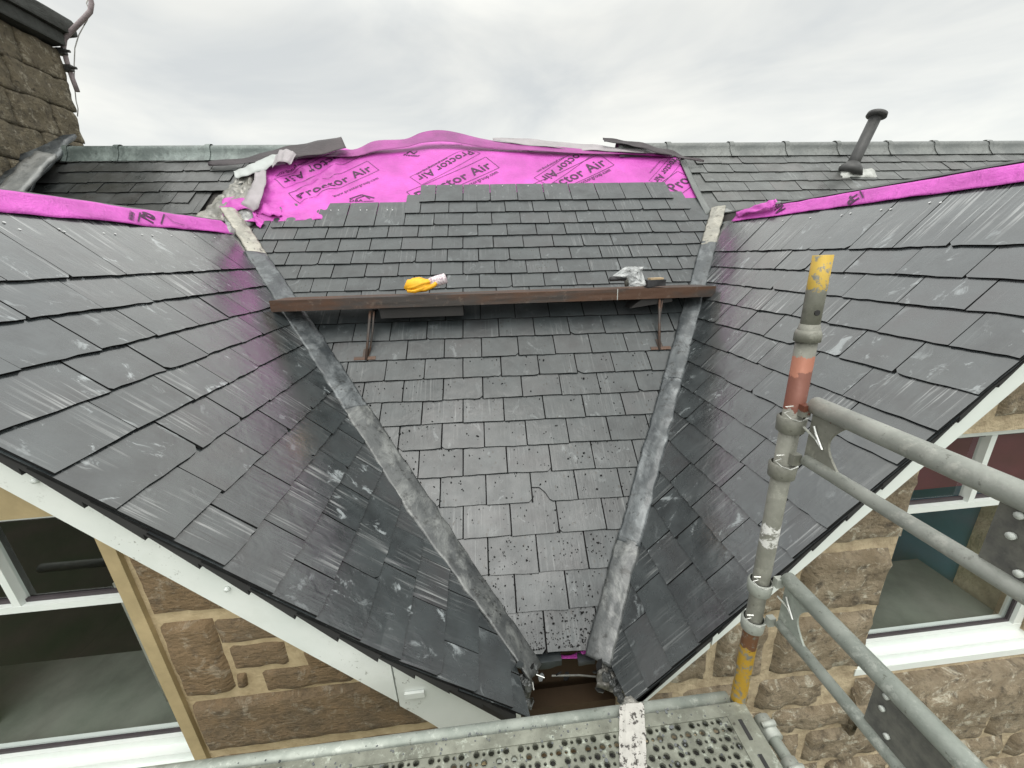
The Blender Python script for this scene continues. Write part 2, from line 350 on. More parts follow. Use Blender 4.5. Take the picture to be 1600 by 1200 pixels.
# ------------------------------------------------------------------ mesh building
class MB:
    def __init__(s): s.v = []; s.f = []; s.var = []; s.uv = []; s.mi = []
    def face(s, idx, var=(.5, .5, .5), uv=None, mi=0):
        s.f.append(tuple(idx)); s.var.append(var); s.uv.append(uv if uv else [(0, 0)] * len(idx)); s.mi.append(mi)
    def add(s, pts, faces, var=(.5, .5, .5), mi=0):
        b = len(s.v); s.v += [tuple(map(float, p)) for p in pts]
        for f in faces: s.face([b + i for i in f], var, None, mi)
        return b
    def box(s, x0, x1, y0, y1, z0, z1, **k):
        p = [(x, y, z) for z in (z0, z1) for y in (y0, y1) for x in (x0, x1)]
        s.add(p, [(0, 2, 3, 1), (4, 5, 7, 6), (0, 1, 5, 4), (2, 6, 7, 3), (0, 4, 6, 2), (1, 3, 7, 5)], **k)
    def prism(s, bot, top, **k):
        n = len(bot)
        s.add(list(bot) + list(top), [tuple(range(n - 1, -1, -1)), tuple(range(n, 2 * n))] + [(i, (i + 1) % n, n + (i + 1) % n, n + i) for i in range(n)], **k)
    def xprism(s, poly, y0, y1, **k):    # polygon of (x, z) pushed from y0 to y1
        s.prism([(x, y0, z) for x, z in poly], [(x, y1, z) for x, z in poly], **k)
    def tube(s, pts, r, seg=14, cap=True, mi=0):
        pts = [Vector(p) for p in pts]; rs = r if isinstance(r, (list, tuple)) else [r] * len(pts)
        rings = []; prev = None
        for i, p in enumerate(pts):
            d = (pts[min(i + 1, len(pts) - 1)] - pts[max(i - 1, 0)]).normalized()
            a = prev if prev else (Vector((0, 0, 1)) if abs(d.z) < .9 else Vector((1, 0, 0)))
            a = (a - d * a.dot(d)).normalized(); prev = a; b = d.cross(a)
            base = len(s.v)
            for k in range(seg):
                t = 2 * PI * k / seg; q = p + (a * math.cos(t) + b * math.sin(t)) * rs[i]; s.v.append(tuple(q))
            rings.append(base)
        for i in range(len(rings) - 1):
            for k in range(seg):
                k2 = (k + 1) % seg; s.face((rings[i] + k, rings[i] + k2, rings[i + 1] + k2, rings[i + 1] + k), mi=mi)
        if cap:
            s.face([rings[0] + k for k in range(seg - 1, -1, -1)], mi=mi); s.face([rings[-1] + k for k in range(seg)], mi=mi)
    def grid(s, fn, nu, nv, thick=None, wrapvar=None, mi=0):
        """fn(i/nu, j/nv) -> 3D; thick: offset vector for a closed sheet"""
        b = len(s.v); P = [[np.array(fn(i / nu, j / nv), float) for i in range(nu + 1)] for j in range(nv + 1)]
        for r in P: s.v += [tuple(p) for p in r]
        W = nu + 1
        for j in range(nv):
            for i in range(nu):
                a = b + j * W + i
                s.face((a, a + 1, a + W + 1, a + W), uv=[(i / nu, j / nv), ((i + 1) / nu, j / nv), ((i + 1) / nu, (j + 1) / nv), (i / nu, (j + 1) / nv)], mi=mi)
        if thick is not None:
            t = np.array(thick, float); b2 = len(s.v)
            for r in P: s.v += [tuple(p + t) for p in r]
            for j in range(nv):
                for i in range(nu):
                    a = b2 + j * W + i; s.face((a, a + W, a + W + 1, a + 1), mi=mi)
            for i in range(nu):
                s.face((b + i, b2 + i, b2 + i + 1, b + i + 1), mi=mi); k = nv * W; s.face((b + k + i, b + k + i + 1, b2 + k + i + 1, b2 + k + i), mi=mi)
            for j in range(nv):
                k = j * W; s.face((b + k, b + k + W, b2 + k + W, b2 + k), mi=mi); k += nu; s.face((b + k, b2 + k, b2 + k + W, b + k + W), mi=mi)
    def build(s, name, mat, parent=None, smooth=False, origin=None):
        V = np.array(s.v); lo, hi = V.min(0), V.max(0)
        o = np.array(origin, float) if origin is not None else np.array([(lo[0] + hi[0]) / 2, (lo[1] + hi[1]) / 2, lo[2]])
        me = bpy.data.meshes.new(name); me.from_pydata([tuple(p) for p in (V - o)], [], s.f)
        ca = me.color_attributes.new('var', 'FLOAT_COLOR', 'CORNER'); ul = me.uv_layers.new(name='UVMap')
        li = 0; cols = []; uvs = []
        for f, vv, uu in zip(s.f, s.var, s.uv):
            for k in range(len(f)): cols += [vv[0], vv[1], vv[2], 1]; uvs += list(uu[k])
        ca.data.foreach_set('color', cols); ul.data.foreach_set('uv', uvs)
        for mm in (mat if isinstance(mat, list) else [mat]): me.materials.append(M[mm])
        me.polygons.foreach_set('material_index', s.mi)
        if smooth: me.polygons.foreach_set('use_smooth', [True] * len(s.f))
        me.validate(); me.update()
        ob = bpy.data.objects.new(name, me); scene.collection.objects.link(ob)
        place(ob, o, parent); return ob
def loose(mb):
    par = list(range(len(mb.v)))
    def find(a):
        while par[a] != a: par[a] = par[par[a]]; a = par[a]
        return a
    for f in mb.f:
        r = find(f[0])
        for k in f[1:]: par[find(k)] = r
    groups = {}
    for fi, f in enumerate(mb.f): groups.setdefault(find(f[0]), []).append(fi)
    out = []
    for g in groups.values():
        m = MB(); mp = {}
        for fi in g:
            idx = []
            for k in mb.f[fi]:
                if k not in mp: mp[k] = len(m.v); m.v.append(mb.v[k])
                idx.append(mp[k])
            m.face(idx, mb.var[fi], mb.uv[fi], mb.mi[fi])
        out.append(m)
    return out
def build_each(mb, name, mat, parent=None, smooth=False):
    return [m.build(name, mat, parent, smooth) for m in loose(mb)]
WL = {}
def place(ob, o, parent):
    WL[ob] = np.array(o, float)
    if parent is not None: ob.parent = parent; ob.location = tuple(WL[ob] - WL[parent])
    else: ob.location = tuple(o)
def thing(name, label, cat, loc, group=None):
    o = bpy.data.objects.new(name, None); scene.collection.objects.link(o); o.empty_display_size = .2
    place(o, loc, None); return tag(o, label, cat, group)
def tag(o, label, cat, group=None):
    o['label'] = label; o['category'] = cat
    if group: o['group'] = group
    return o
def nz(x, y=0., z=0.): return noise.noise(Vector((float(x), float(y), float(z))))

# ------------------------------------------------------------------ ground
g = MB(); g.grid(lambda a, b: ((a - .5) * 800, (b - .5) * 800, -6 - .3 * abs(nz(a * 9, b * 9))), 24, 24)
go = g.build('ground', 'ground_grass'); go['kind'] = 'structure'

house = thing('stone_house', 'stone house with dark slate roofs, two gables and a half-slated pink-lined valley', 'house', (0, 4, -6))

# ------------------------------------------------------------------ slates
def slate(mb, F, a0, a1, vt, ln, hps, t=.006, tail=.014, warp=None, chip=True, notch=None, mi=0, jag=1.0, edge_dark=False):
    k = 6; jt = random.uniform(-.003, .003); pts = []
    slant = random.uniform(-.0035, .0035)
    for i in range(k + 1):
        x = a0 + (a1 - a0) * i / k
        pts.append((x, vt + jt + slant * (i / k - .5) * 2 + random.uniform(-.0022, .0022) * jag))
    if chip and random.random() < .28:
        c = random.uniform(.010, .026)
        if random.random() < .5: pts[0] = (a0, vt + c); pts.insert(1, (a0 + c * random.uniform(.7, 1.4), vt + random.uniform(0, .003)))
        else: pts[-1] = (a1 - c, vt); pts.append((a1, vt + c))
    if notch == 'left': pts = [(a0, vt + .10), (a0 + .05, vt + .095), (a0 + .085, vt + .06), (a0 + .11, vt + .012), (a0 + .13, vt)] + [p for p in pts if p[0] > a0 + .15]
    s1 = [(a1 + random.uniform(-.0015, .0015), vt + ln * q) for q in (.22, .45, .7)]
    s0 = [(a0 + random.uniform(-.0015, .0015), vt + ln * q) for q in (.7, .45, .22)]
    if notch == 'left': s0 = s0[:-1] + [(a0, vt + .2)]
    poly = pts + s1 + [(a1, vt + ln), (a0, vt + ln)] + s0
    for hp in hps:
        poly = clip(poly, hp)
        if len(poly) < 3: return
    ar = sum(poly[i - 1][0] * poly[i][1] - poly[i][0] * poly[i - 1][1] for i in range(len(poly))) / 2
    if abs(ar) < .0008: return
    lift = random.uniform(0, .0025); tw = random.uniform(-.0025, .0025); am = (a0 + a1) / 2
    var = (random.random(), random.random(), random.random()); ox, oy = random.uniform(0, 50), random.uniform(0, 50)
    def H(a, b): return (tail + lift) * (1 - (b - vt) / ln) + tw * (a - am) / max(.05, a1 - a0) * 2
    W = warp or (lambda a, b: 0)
    n = len(poly); b0 = len(mb.v)
    for a, b in poly: mb.v.append(tuple(F.P(a, b, H(a, b) + W(a, b))))
    for a, b in poly: mb.v.append(tuple(F.P(a, b, H(a, b) + t + W(a, b))))
    uv = [(a + ox, b + oy) for a, b in poly]
    flip = ar * (np.cross(F.u, F.v) @ F.n) < 0
    top = list(range(n)); 
    if flip: top = top[::-1]
    mb.face([b0 + n + i for i in top], var, [uv[i] for i in top], mi)
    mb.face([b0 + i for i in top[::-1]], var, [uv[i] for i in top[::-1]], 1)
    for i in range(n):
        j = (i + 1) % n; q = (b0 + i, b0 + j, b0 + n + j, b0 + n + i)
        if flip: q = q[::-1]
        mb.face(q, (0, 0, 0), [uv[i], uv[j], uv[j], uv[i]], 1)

def joint_shade(mb, F, x, vt, ln, hps, tail, warp=None, w=.0055):
    """dark strip that paints the shade in the open joint between two slates"""
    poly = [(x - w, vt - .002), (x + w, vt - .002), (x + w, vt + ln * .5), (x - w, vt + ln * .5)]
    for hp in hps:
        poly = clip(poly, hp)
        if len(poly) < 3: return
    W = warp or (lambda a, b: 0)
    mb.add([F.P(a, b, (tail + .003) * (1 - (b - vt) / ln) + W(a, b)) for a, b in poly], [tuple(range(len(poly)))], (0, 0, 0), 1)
def slate_rows(mb, F, rows, width, phase, hps, t=.006, tail=.014, wj=.0, **k):
    """rows: (tail v, length, a-start, a-end); alternate rows break joint"""
    for r, (vt, ln, u0, u1) in enumerate(rows):
        x = phase + (width / 2 if r % 2 else 0)
        x += math.floor((u0 - x) / width) * width
        first = True
        while x < u1:
            w = width + random.uniform(-wj, wj)
            nx = x + w
            a0, a1 = max(x, u0), min(nx, u1)
            if a1 - a0 > .05: slate(mb, F, a0 + .002, a1 - .002, vt, ln, hps, t, tail, **k)
            x = nx
# --- main slope
TL = [1021, 954, 894, 835, 785, 738.5, 696, 657, 621, 588, 557, 527, 499, 472.5, 450, 429, 408.5, 389, 370, 352, 333.5, 316]
vts = [MF.at(850, y)[1] for y in TL]
hVLm = halfplane(MF, vpt(VL, 1.5), vpt(VL, 4), vpt(VL, 3) + np.array([1, 0, 0]), .035)
hVRm = halfplane(MF, vpt(VR, 1.5), vpt(VR, 4), vpt(VR, 3) - np.array([1, 0, 0]), .035)
uj = MF.at(758, 718)[0]
rows = []
for i, v_ in enumerate(vts):
    u0, u1 = -9, 9
    if i == 19: u0 = MF.at(423, 361)[0]
    if i == 18: u0 = MF.at(400, 378)[0]
    if i == 20: u0, u1 = MF.at(632, 340)[0], MF.at(1081, 332)[0]
    if i == 21: u0, u1 = MF.at(655, 321)[0], MF.at(1053, 316)[0]
    rows.append([v_, .46 if i < 14 else .40, u0, u1])
rows[21][1] = .345; rows[20][1] = .36; rows[19][1] = .43
hedge = halfplane(MF, MF.P3(355, 345), MF.P3(440, 322), MF.P3(600, 500))
# phase so that the course with tail 738.5 (index 5) has its joint at uj
mb = MB(); ph = uj - .15
hcl = [hVLm, hVRm]
slots = []
for r, (vt, ln, u0, u1) in enumerate(rows):
    wdt = .302
    x = (uj if r % 2 == 0 else uj + .151) + (0.302 if False else 0)
    x += math.floor((max(u0, -3.2) - x) / wdt) * wdt
    while x < min(u1, 3.6):
        w = wdt; j0 = random.uniform(-.006, .006)
        a0, a1 = max(x, u0), min(x + w, u1)
        nt = None
        if r == 4 and abs(a0 - MF.at(797, 772)[0]) < .16 and a0 > MF.at(797, 772)[0] - .1: nt = 'left'
        if a1 - a0 > .07:
            slate(mb, MF, a0 + .0045, a1 - .0045, vt, ln, hcl, t=.009, tail=.023, notch=nt, jag=.8 if r > 13 else 1.1)
        if u0 + .05 < a1 < u1: joint_shade(mb, MF, a1, vt, ln, hcl, .023)
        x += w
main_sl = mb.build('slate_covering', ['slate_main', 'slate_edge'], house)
# copper and galvanised nails left showing on the topmost courses
mb = MB()
def nails(mb, F, px, py, h=.016, r=.006):
    a, b = F.at(px, py); c = F.P(a, b, h)
    mb.tube([c, c + F.n * .004], r, 8)
for x in (475, 486, 518, 530, 564, 574, 606, 614, 637): nails(mb, MF, x, 331.0 - (x - 475) * .004)
for x in (668, 705, 745, 785, 825, 862): nails(mb, MF, x, 293)
for x, y in ((4, 352), (28, 363), (90, 362), (98, 366), (160, 368), (178, 369), (220, 370), (236, 371), (266, 371), (303, 373), (334, 374)): nails(mb, LF, x, y)
for x, y in ((1190, 351), (1225, 347), (1268, 343), (1317, 339), (1331, 336), (1379, 331), (1394, 330), (1455, 320), (1472, 320)): nails(mb, RF, x, y)
build_each(mb, 'slate_nail', 'nail_metal', house)

# --- side slopes
def courses(F, xs):    # tails given by world X
    return [(np.array([x, 0, 0]) @ np.array([1, 0, 0]) - F.O[0]) / F.v[0] for x in xs]
XL = [-1.97, -1.825, -1.673, -1.535, -1.40, -1.258, -1.12, -.985, -.85, -.715, -.58, -.445, -.31, -.175, -.04, .09]
ridgeL_v = (-2.315 - LF.O[0]) / LF.v[0]
def sm(x): x = max(0, min(1, x)); return x * x * (3 - 2 * x)
# the lowest slates of the left slope are kicked up by the swept eaves
def warpL(a, b):
    X = LF.O[0] + LF.v[0] * b; return .075 * sm((X + .62) / .75)
hLval = halfplane(LF, vpt(VL, 1.2), vpt(VL, 4), vpt(VL, 3) - np.array([.7, 0, -.7]), .05)
hLcut = halfplane(LF, LF.P3(788, 1062), LF.P3(801, 1124), LF.P3(600, 900))
hLrid = (0, 1, ridgeL_v)
mb = MB()
def side_rows(mb, F, xs, vr, hps, y_verge, y_end, warp=None, w=.30, t=.008, sgn=1, mat=0):
    tails = courses(F, xs)
    for r, vt in enumerate(tails):
        ln = min(.46, vr - vt + .002) if r else vr - vt
        if r == 0: ln = vr - vt
        x = y_verge - F.O[1] + random.uniform(-.004, .006)
        x -= 0; first = True
        while x < y_end - F.O[1]:
            ww = (w * .5 if (first and r % 2) else w) + random.uniform(-.035, .035)
            if first and r % 2 == 0: ww = w + random.uniform(-.02, .04)
            if first and r % 2: ww = w * random.uniform(.55, .8) if random.random() < .5 else w * 1.45
            slate(mb, F, x + .003, x + ww - .003, vt, ln, hps, t=t, tail=.026, warp=warp, jag=1.5)
            joint_shade(mb, F, x + ww, vt, ln, hps, .026, warp, .004)
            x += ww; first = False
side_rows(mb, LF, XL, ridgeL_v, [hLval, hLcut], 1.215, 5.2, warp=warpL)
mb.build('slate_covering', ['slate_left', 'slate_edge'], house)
XR = [2.355, 2.238, 2.126, 2.008, 1.887, 1.764, 1.642, 1.52, 1.398, 1.276, 1.154, 1.032, .91, .79, .68, .57, .46]
ridgeR_v = (2.625 - RF.O[0]) / RF.v[0]
hRval = halfplane(RF, vpt(VR, 1.2), vpt(VR, 4), vpt(VR, 3) + np.array([.7, 0, .7]), .05)
hRcut = halfplane(RF, RF.P3(965, 1050), RF.P3(985, 1092), RF.P3(1300, 700))
mb = MB()
side_rows(mb, RF, XR, ridgeR_v, [hRval, hRcut], 1.243, 5.2, w=.29)
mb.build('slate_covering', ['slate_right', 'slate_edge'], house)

# --- old slates left and right of the stripped part
v_ridge = MF.at(800, 240)[1]
mb = MB(); ends = {0: 398, 1: 384, 2: 360, 3: 373, 4: 296, 5: 312, 6: 300}
for k in range(8):
    y = [256, 271, 288, 303, 321, 338, 356, 376][k]
    a_, vt = MF.at(250, y)
    u1 = MF.at(ends.get(k, 300), y)[0]
    x = -5.35 + (k % 2) * .17
    while x < u1:
        w = random.uniform(.27, .38)
        slate(mb, MF, x, min(x + w - .004, u1), vt + random.uniform(-.006, .006), .40, [(0, 1, v_ridge + .03)], t=.009, tail=.02, jag=2.5)
        x += w
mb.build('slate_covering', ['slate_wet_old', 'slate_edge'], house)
mb = MB()
hOR = halfplane(MF, MF.P3(1066, 245), MF.P3(1108, 335), MF.P3(1400, 290))
for k in range(9):
    vt = v_ridge - .115 - .192 * k
    x = 2.0 + (k % 2) * .15 + random.uniform(-.03, .03); 
    while x < 10.5:
        w = random.uniform(.26, .34)
        slate(mb, MF, x, x + w - .004, vt + random.uniform(-.005, .005), .42, [hOR, (0, 1, v_ridge + .03)], t=.008, tail=.018, jag=1.8)
        x += w
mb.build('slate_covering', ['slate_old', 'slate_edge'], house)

# --- boarding under the slates, rear slopes
def deck(mb, F, poly, h0=-.012, h1=-.04):
    mb.prism([F.P(a, b, h1) for a, b in poly], [F.P(a, b, h0) for a, b in poly])
mb = MB()
top_v = v_ridge + .02
bot_v = vts[0] + .03
rect = [(-5.9, bot_v), (11, bot_v), (11, top_v), (-5.9, top_v)]
gv = float((vpt(VL, 4.3) - MF.O) @ MF.v)
deck(mb, MF, [(-5.9, gv), (11, gv), (11, top_v), (-5.9, top_v)])
low = [(-5.9, bot_v), (11, bot_v), (11, gv - .001), (-5.9, gv - .001)]
deck(mb, MF, clip(clip(low, halfplane(MF, vpt(VL, 1.5), vpt(VL, 4), vpt(VL, 3) + np.array([1, 0, 0]), -.01)), halfplane(MF, vpt(VR, 1.5), vpt(VR, 4), vpt(VR, 3) - np.array([1, 0, 0]), -.01)))
pr1, pr2 = MF.P(-5.9, top_v, -.012), MF.P(11, top_v, -.012)
mb.add([pr1, pr2, pr2 + np.array([0, 4, -3.2]), pr1 + np.array([0, 4, -3.2])], [(0, 1, 2, 3)])
ridL = ridgeL_v + .17; ridR = ridgeR_v + .13
for F, hv, cut, rv in ((LF, hLval, hLcut, ridL), (RF, hRval, hRcut, ridR)):
    poly = [(.015, -2.5), (4.3, -2.5), (4.3, rv), (.015, rv)]
    poly = clip(clip(poly, hv), cut); deck(mb, F, poly)
mb.build('roof_boarding', 'sarking', house)
mb = MB()
for F, rv, s_ in ((LF, ridL, -1), (RF, ridR, 1)):
    a, b = F.P(-.03, rv, .0), F.P(4.2, rv, .0); dn = np.array([s_ * 1.3, 0, -1.3])
    mb.prism([a, b, b + dn, a + dn], [p + np.array([s_ * .01, 0, .012]) for p in (a, b, b + dn, a + dn)])
build_each(mb, 'rear_slope', 'slate_old', house)

# ------------------------------------------------------------------ lead valleys
def valley(V, side_F, sgn, Y0, Y1, n, wS, wM, h=.026, flare=None):
    """strip bridging the valley: from wS out on the side slope to wM out on the main slope"""
    d = V[1]
    dirM = np.cross(MF.n, d); dirM /= np.linalg.norm(dirM)
    if dirM[0] * sgn < 0: dirM = -dirM
    dirS = np.cross(side_F.n, d); dirS /= np.linalg.norm(dirS)
    if dirS[0] * sgn > 0: dirS = -dirS
    def fn(i, j):
        Y = Y0 + (Y1 - Y0) * i; p = vpt(V, Y)
        f = 1 + (flare * sm((i - .9) * 10) if flare else 0)
        wob = .007 * nz(Y * 5, j * 2, sgn * 3) + .004 * nz(Y * 22, j * 5, sgn); 
        A = p + dirS * (wS * f + .010 * nz(Y * 3, 1, sgn) + .014 * nz(Y * 16, 3, sgn)) + side_F.n * h
        B = p + dirM * (wM + .006 * nz(Y * 4, 5, sgn) + .010 * nz(Y * 18, 7, sgn)) + MF.n * (h + .012)
        C = p + (side_F.n + MF.n) * .5 * .034
        if sgn > 0:
            kk = .075 * sm((A[0] + .62) / .75); A = A + side_F.n * kk * 1.1; C = C + side_F.n * kk * .4
        t = j
        q = A * (1 - t) ** 2 + 2 * C * t * (1 - t) + B * t * t
        up = (side_F.n + MF.n); up /= np.linalg.norm(up)
        q = q + up * (.038 * math.sin(PI * t) ** .9 + wob)   # the dressed roll along the middle
        return q
    mb = MB(); up = (side_F.n + MF.n); up /= np.linalg.norm(up)
    mb.grid(fn, n, 12, thick=-up * .022)
    return mb
def y_of(V, py):       # Y on the valley line at image row py
    best = min(np.linspace(1.2, 5, 400), key=lambda Y: abs((600 - FPX * (CAM.T @ vpt(V, Y))[1] / -(CAM.T @ vpt(V, Y))[2]) - py))
    return float(best)
segL = [(1058, 640), (648, 510), (518, 408), (412, 338)]
matL = ['lead_dirty', 'lead', 'lead', 'mortar_skim']
for (pa, pb), mt in zip(segL, matL):
    o = .004 if mt != 'lead_dirty' else 0
    mb = valley(VL, LF, 1, y_of(VL, pa), y_of(VL, pb), 50, .15 if mt != 'mortar_skim' else .11, .10, .03 + o, None)
    ob = mb.build('valley_lead' if mt != 'mortar_skim' else 'mortar_fillet', mt, house, smooth=True)
segR = [(1035, 850), (858, 600), (608, 388), (392, 335)]
matR = ['lead_dirty', 'lead', 'lead', 'mortar_skim']
for (pa, pb), mt in zip(segR, matR):
    mb = valley(VR, RF, -1, y_of(VR, pa), y_of(VR, pb), 50, .105, .105, .034, None)
    ob = mb.build('valley_lead' if mt != 'mortar_skim' else 'mortar_fillet', mt, house, smooth=True)

# lead dressing and mortar where each gable ridge meets the main slope
def patch(name, F, pts, mt, h=.02, amp=.02, fr=6, n=26, seed=0, thick=-.03, parent=None, smooth=True):
    """lumpy sheet over four image corners (bl, br, tr, tl) on plane F"""
    q = [np.array(F.at(x, y)) for x, y in pts]
    def fn(i, j):
        a = q[0] * (1 - i) * (1 - j) + q[1] * i * (1 - j) + q[2] * i * j + q[3] * (1 - i) * j
        e = min(i, 1 - i, j, 1 - j) * 8; e = min(1, e)
        a = a + .02 * np.array([nz(a[0] * 9, a[1] * 9, seed), nz(a[1] * 9, a[0] * 9, seed + 7)])
        return F.P(a[0], a[1], h * (.35 + .65 * e) + amp * (nz(a[0] * fr, a[1] * fr, seed) + .5 * nz(a[0] * fr * 3, a[1] * fr * 3, seed)))
    mb = MB(); mb.grid(fn, n, n, thick=F.n * thick); return mb.build(name, mt, parent if parent is not None else house, smooth=smooth)
patch('lead_dressing', MF, [(372, 372), (402, 345), (396, 322), (348, 334)], 'lead_dressing', .045, .025, 9)
patch('lead_dressing', LF, [(352, 368), (382, 372), (392, 350), (352, 338)], 'lead_dressing', .03, .02, 9, seed=3)
patch('lead_dressing', MF, [(1104, 352), (1122, 352), (1152, 336), (1116, 328)], 'lead_dressing', .05, .02, 9, seed=5)
patch('mortar_bedding', MF, [(300, 350), (372, 352), (402, 290), (375, 282)], 'rubble', .03, .05, 7, seed=9)
patch('mortar_bedding', MF, [(330, 322), (372, 322), (408, 268), (380, 272)], 'rubble', .035, .04, 11, seed=11)
# old verge strip of lead along the right edge of the stripped area
mb = MB()
def ribbon(F, pts, thick=.004, n=6, mb=None, wob=0.0, seed=0):
    """pts: (x, y, dx, dy, h): image centre and half-width vector on plane F raised by h"""
    A = []; B = []
    for x, y, dx, dy, h in pts:
        A.append(F.P3(x - dx, y - dy, h)); B.append(F.P3(x + dx, y + dy, h))
    m = (len(pts) - 1) * n
    def cr_(P, t):
        k = min(int(t * (len(P) - 1)), len(P) - 2); f = t * (len(P) - 1) - k
        p0 = P[max(k - 1, 0)]; p1 = P[k]; p2 = P[k + 1]; p3 = P[min(k + 2, len(P) - 1)]
        return .5 * ((2 * p1) + (p2 - p0) * f + (2 * p0 - 5 * p1 + 4 * p2 - p3) * f * f + (3 * p1 - p0 - 3 * p2 + p3) * f ** 3)
    def fn(i, j):
        p = cr_(A, i) * (1 - j) + cr_(B, i) * j
        return p + F.n * wob * nz(i * 7, j * 2, seed)
    mb = mb or MB(); mb.grid(fn, m, 5, thick=F.n * -thick); return mb
ribbon(MF, [(1067, 250, 4, -1, .03), (1085, 290, 4, -1.5, .03), (1108, 334, 4.5, -2, .03)], .012).build('verge_strip', 'ridge_grey', house, smooth=True)

# ------------------------------------------------------------------ ridge capping on the main ridge
def ridge_piece(a0, a1, mt, r=.07, lip=.012):
    mb = MB(); prof = []
    for k in range(13):
        t = PI * (k / 12) * 1.1 - .16
        prof.append((math.cos(t) * -r, math.sin(t) * r + .035))
    prof = [(-.125, -.075), (-.085, -.02)] + prof + [(.085, -.02), (.125, -.075)]
    def P(a, p):
        o = MF.P(a, v_ridge - .01, 0); return o + np.array([0, p[0], p[1] + .01])
    n = len(prof)
    mb.grid(lambda i, j: P(a0 + (a1 - a0) * i, prof[round(j * (n - 1))]), 6, n - 1)
    for aa in (a0,):
        pf = [(x * 1.1, z * 1.08 + .004) for x, z in prof]
        mb.grid(lambda i, j: P(aa - .02 + .06 * i, pf[round(j * (n - 1))]), 1, n - 1)
    return mb.build('ridge_capping', mt, house, smooth=True)
a0 = MF.at(112, 245)[0]; xs_ = [a0, MF.at(190, 245)[0], MF.at(330, 245)[0], MF.at(500, 245)[0]]
for p, q in zip(xs_[:-1], xs_[1:]): ridge_piece(p, q, 'ridge_metal')
xs_ = [MF.at(x, 238)[0] for x in (965, 1040, 1137, 1223, 1303, 1383, 1455, 1540, 1640)]
for p, q in zip(xs_[:-1], xs_[1:]): ridge_piece(p, q, 'ridge_grey', .066)

# ------------------------------------------------------------------ skew lead at the left end and the chimney
mb = ribbon(MF, [(75, 225, 42, -16, .10), (28, 275, 46, -16, .10), (-30, 340, 50, -16, .10)], .03, wob=.05)
mb.build('skew_flashing', 'lead', house, smooth=True)
mb = ribbon(MF, [(70, 238, 16, 2, .2), (20, 290, 20, 2, .2), (-30, 350, 24, 2, .2)], .03, wob=.03, seed=4)
mb.build('skew_flashing', 'lead_dressing', house, smooth=True)
CX = -4.95
chim = MB()
def rough_block(mb, x0, x1, y0, y1, z0, z1, amp=.03, n=6, seed=0, var=None):
    """a dressed block with a rough, slightly swollen surface"""
    var = var or (random.random(), random.random(), random.random())
    cx_, cy_, cz_ = (x0 + x1) / 2, (y0 + y1) / 2, (z0 + z1) / 2; hx, hy, hz = (x1 - x0) / 2, (y1 - y0) / 2, (z1 - z0) / 2
    idx = {}
    def vert(i, j, k):
        key = (i, j, k)
        if key not in idx:
            p = [i / n * 2 - 1, j / n * 2 - 1, k / n * 2 - 1]
            e = sorted(abs(c) for c in p); rnd = 1 - .012 * max(0, (e[1] - .8) / .2) - .01 * max(0, (e[0] - .8) / .2)
            q = np.array([cx_ + p[0] * hx * rnd, cy_ + p[1] * hy * rnd, cz_ + p[2] * hz * rnd])
            d = np.array(p) / max(1e-6, math.sqrt(sum(c * c for c in p)))
            q = q + d * amp * (nz(q[0] * 5 + seed, q[1] * 5, q[2] * 5) + .6 * nz(q[0] * 14, q[1] * 14 + seed, q[2] * 14))
            idx[key] = len(mb.v); mb.v.append(tuple(q))
        return idx[key]
    for ax in range(3):
        for s_ in (0, n):
            for i in range(n):
                for j in range(n):
                    def c(a, b):
                        t = [0, 0, 0]; t[ax] = s_; t[(ax + 1) % 3] = a; t[(ax + 2) % 3] = b; return vert(*t)
                    f = (c(i, j), c(i + 1, j), c(i + 1, j + 1), c(i, j + 1))
                    mb.face(f if s_ else f[::-1], var)
zs = [.2, .75, 1.25, 1.62, 1.98, 2.32, 2.68]
for r in range(len(zs) - 1):
    y = 4.3 + (r % 2) * .3
    while y < 6.15:
        w = random.uniform(.45, .75); y2 = min(y + w, 6.24 + .03 * r)
        if 6.24 + .03 * r - y2 < .2: y2 = 6.24 + .03 * r
        rough_block(chim, CX - .75, CX + .02 * nz(r * 3, y), y, y2 - .004, zs[r], zs[r + 1] - .004, .026, 10, seed=r * 3 + y, var=(random.random(),) * 3); y = y2
chim.box(CX - .74, CX - .03, 4.32, 6.2, .1, 2.6, var=(0, 0, 0))
co = chim.build('chimney_stack', 'stone_chimney', house, smooth=True)
cp = MB(); rough_block(cp, CX - .8, CX + .10, 4.1, 6.42, 2.70, 2.84, .015, 8, seed=30); rough_block(cp, CX - .72, CX + .16, 4.0, 6.56, 2.842, 3.02, .02, 8, seed=31)
cp.build('chimney_cap', 'chimney_cap', co, smooth=False)
# aerial mast clamped to the chimney corner
mast = thing('aerial_mast', 'bent grey-pink aerial mast clamped to the corner of the stone chimney, loose cable beside it', 'aerial mast', (-4.75, 6.45, 2.2))
def cpt(x, y, Y=6.45): return atY(x, y, Y)
mb = MB(); path = [(121, 143), (113, 122), (104, 95), (99, 74), (101, 60), (112, 48), (132, 28), (141, 18), (143, 5), (139, -12), (136, -30)]
pp = [cpt(*p) for p in path]; mb.tube(pp, .026, 12); mb.build('mast_tube', 'pole_paint', mast, smooth=True)
for y_ in (82, 108):
    mb = MB(); c = cpt(100 + (y_ - 82) * .4, y_)
    mb.box(c[0] - .22, c[0] + .05, c[1] - .06, c[1] - .01, c[2] - .035, c[2] + .03); mb.tube([c + np.array([-.04, 0, -.03]), c + np.array([-.03, 0, .04])], .042, 10)
    mb.tube([c + np.array([.03, -.05, 0]), c + np.array([.11, -.05, -.01])], .016, 8)
    mb.build('clamp_bracket', 'vent_black', mast)
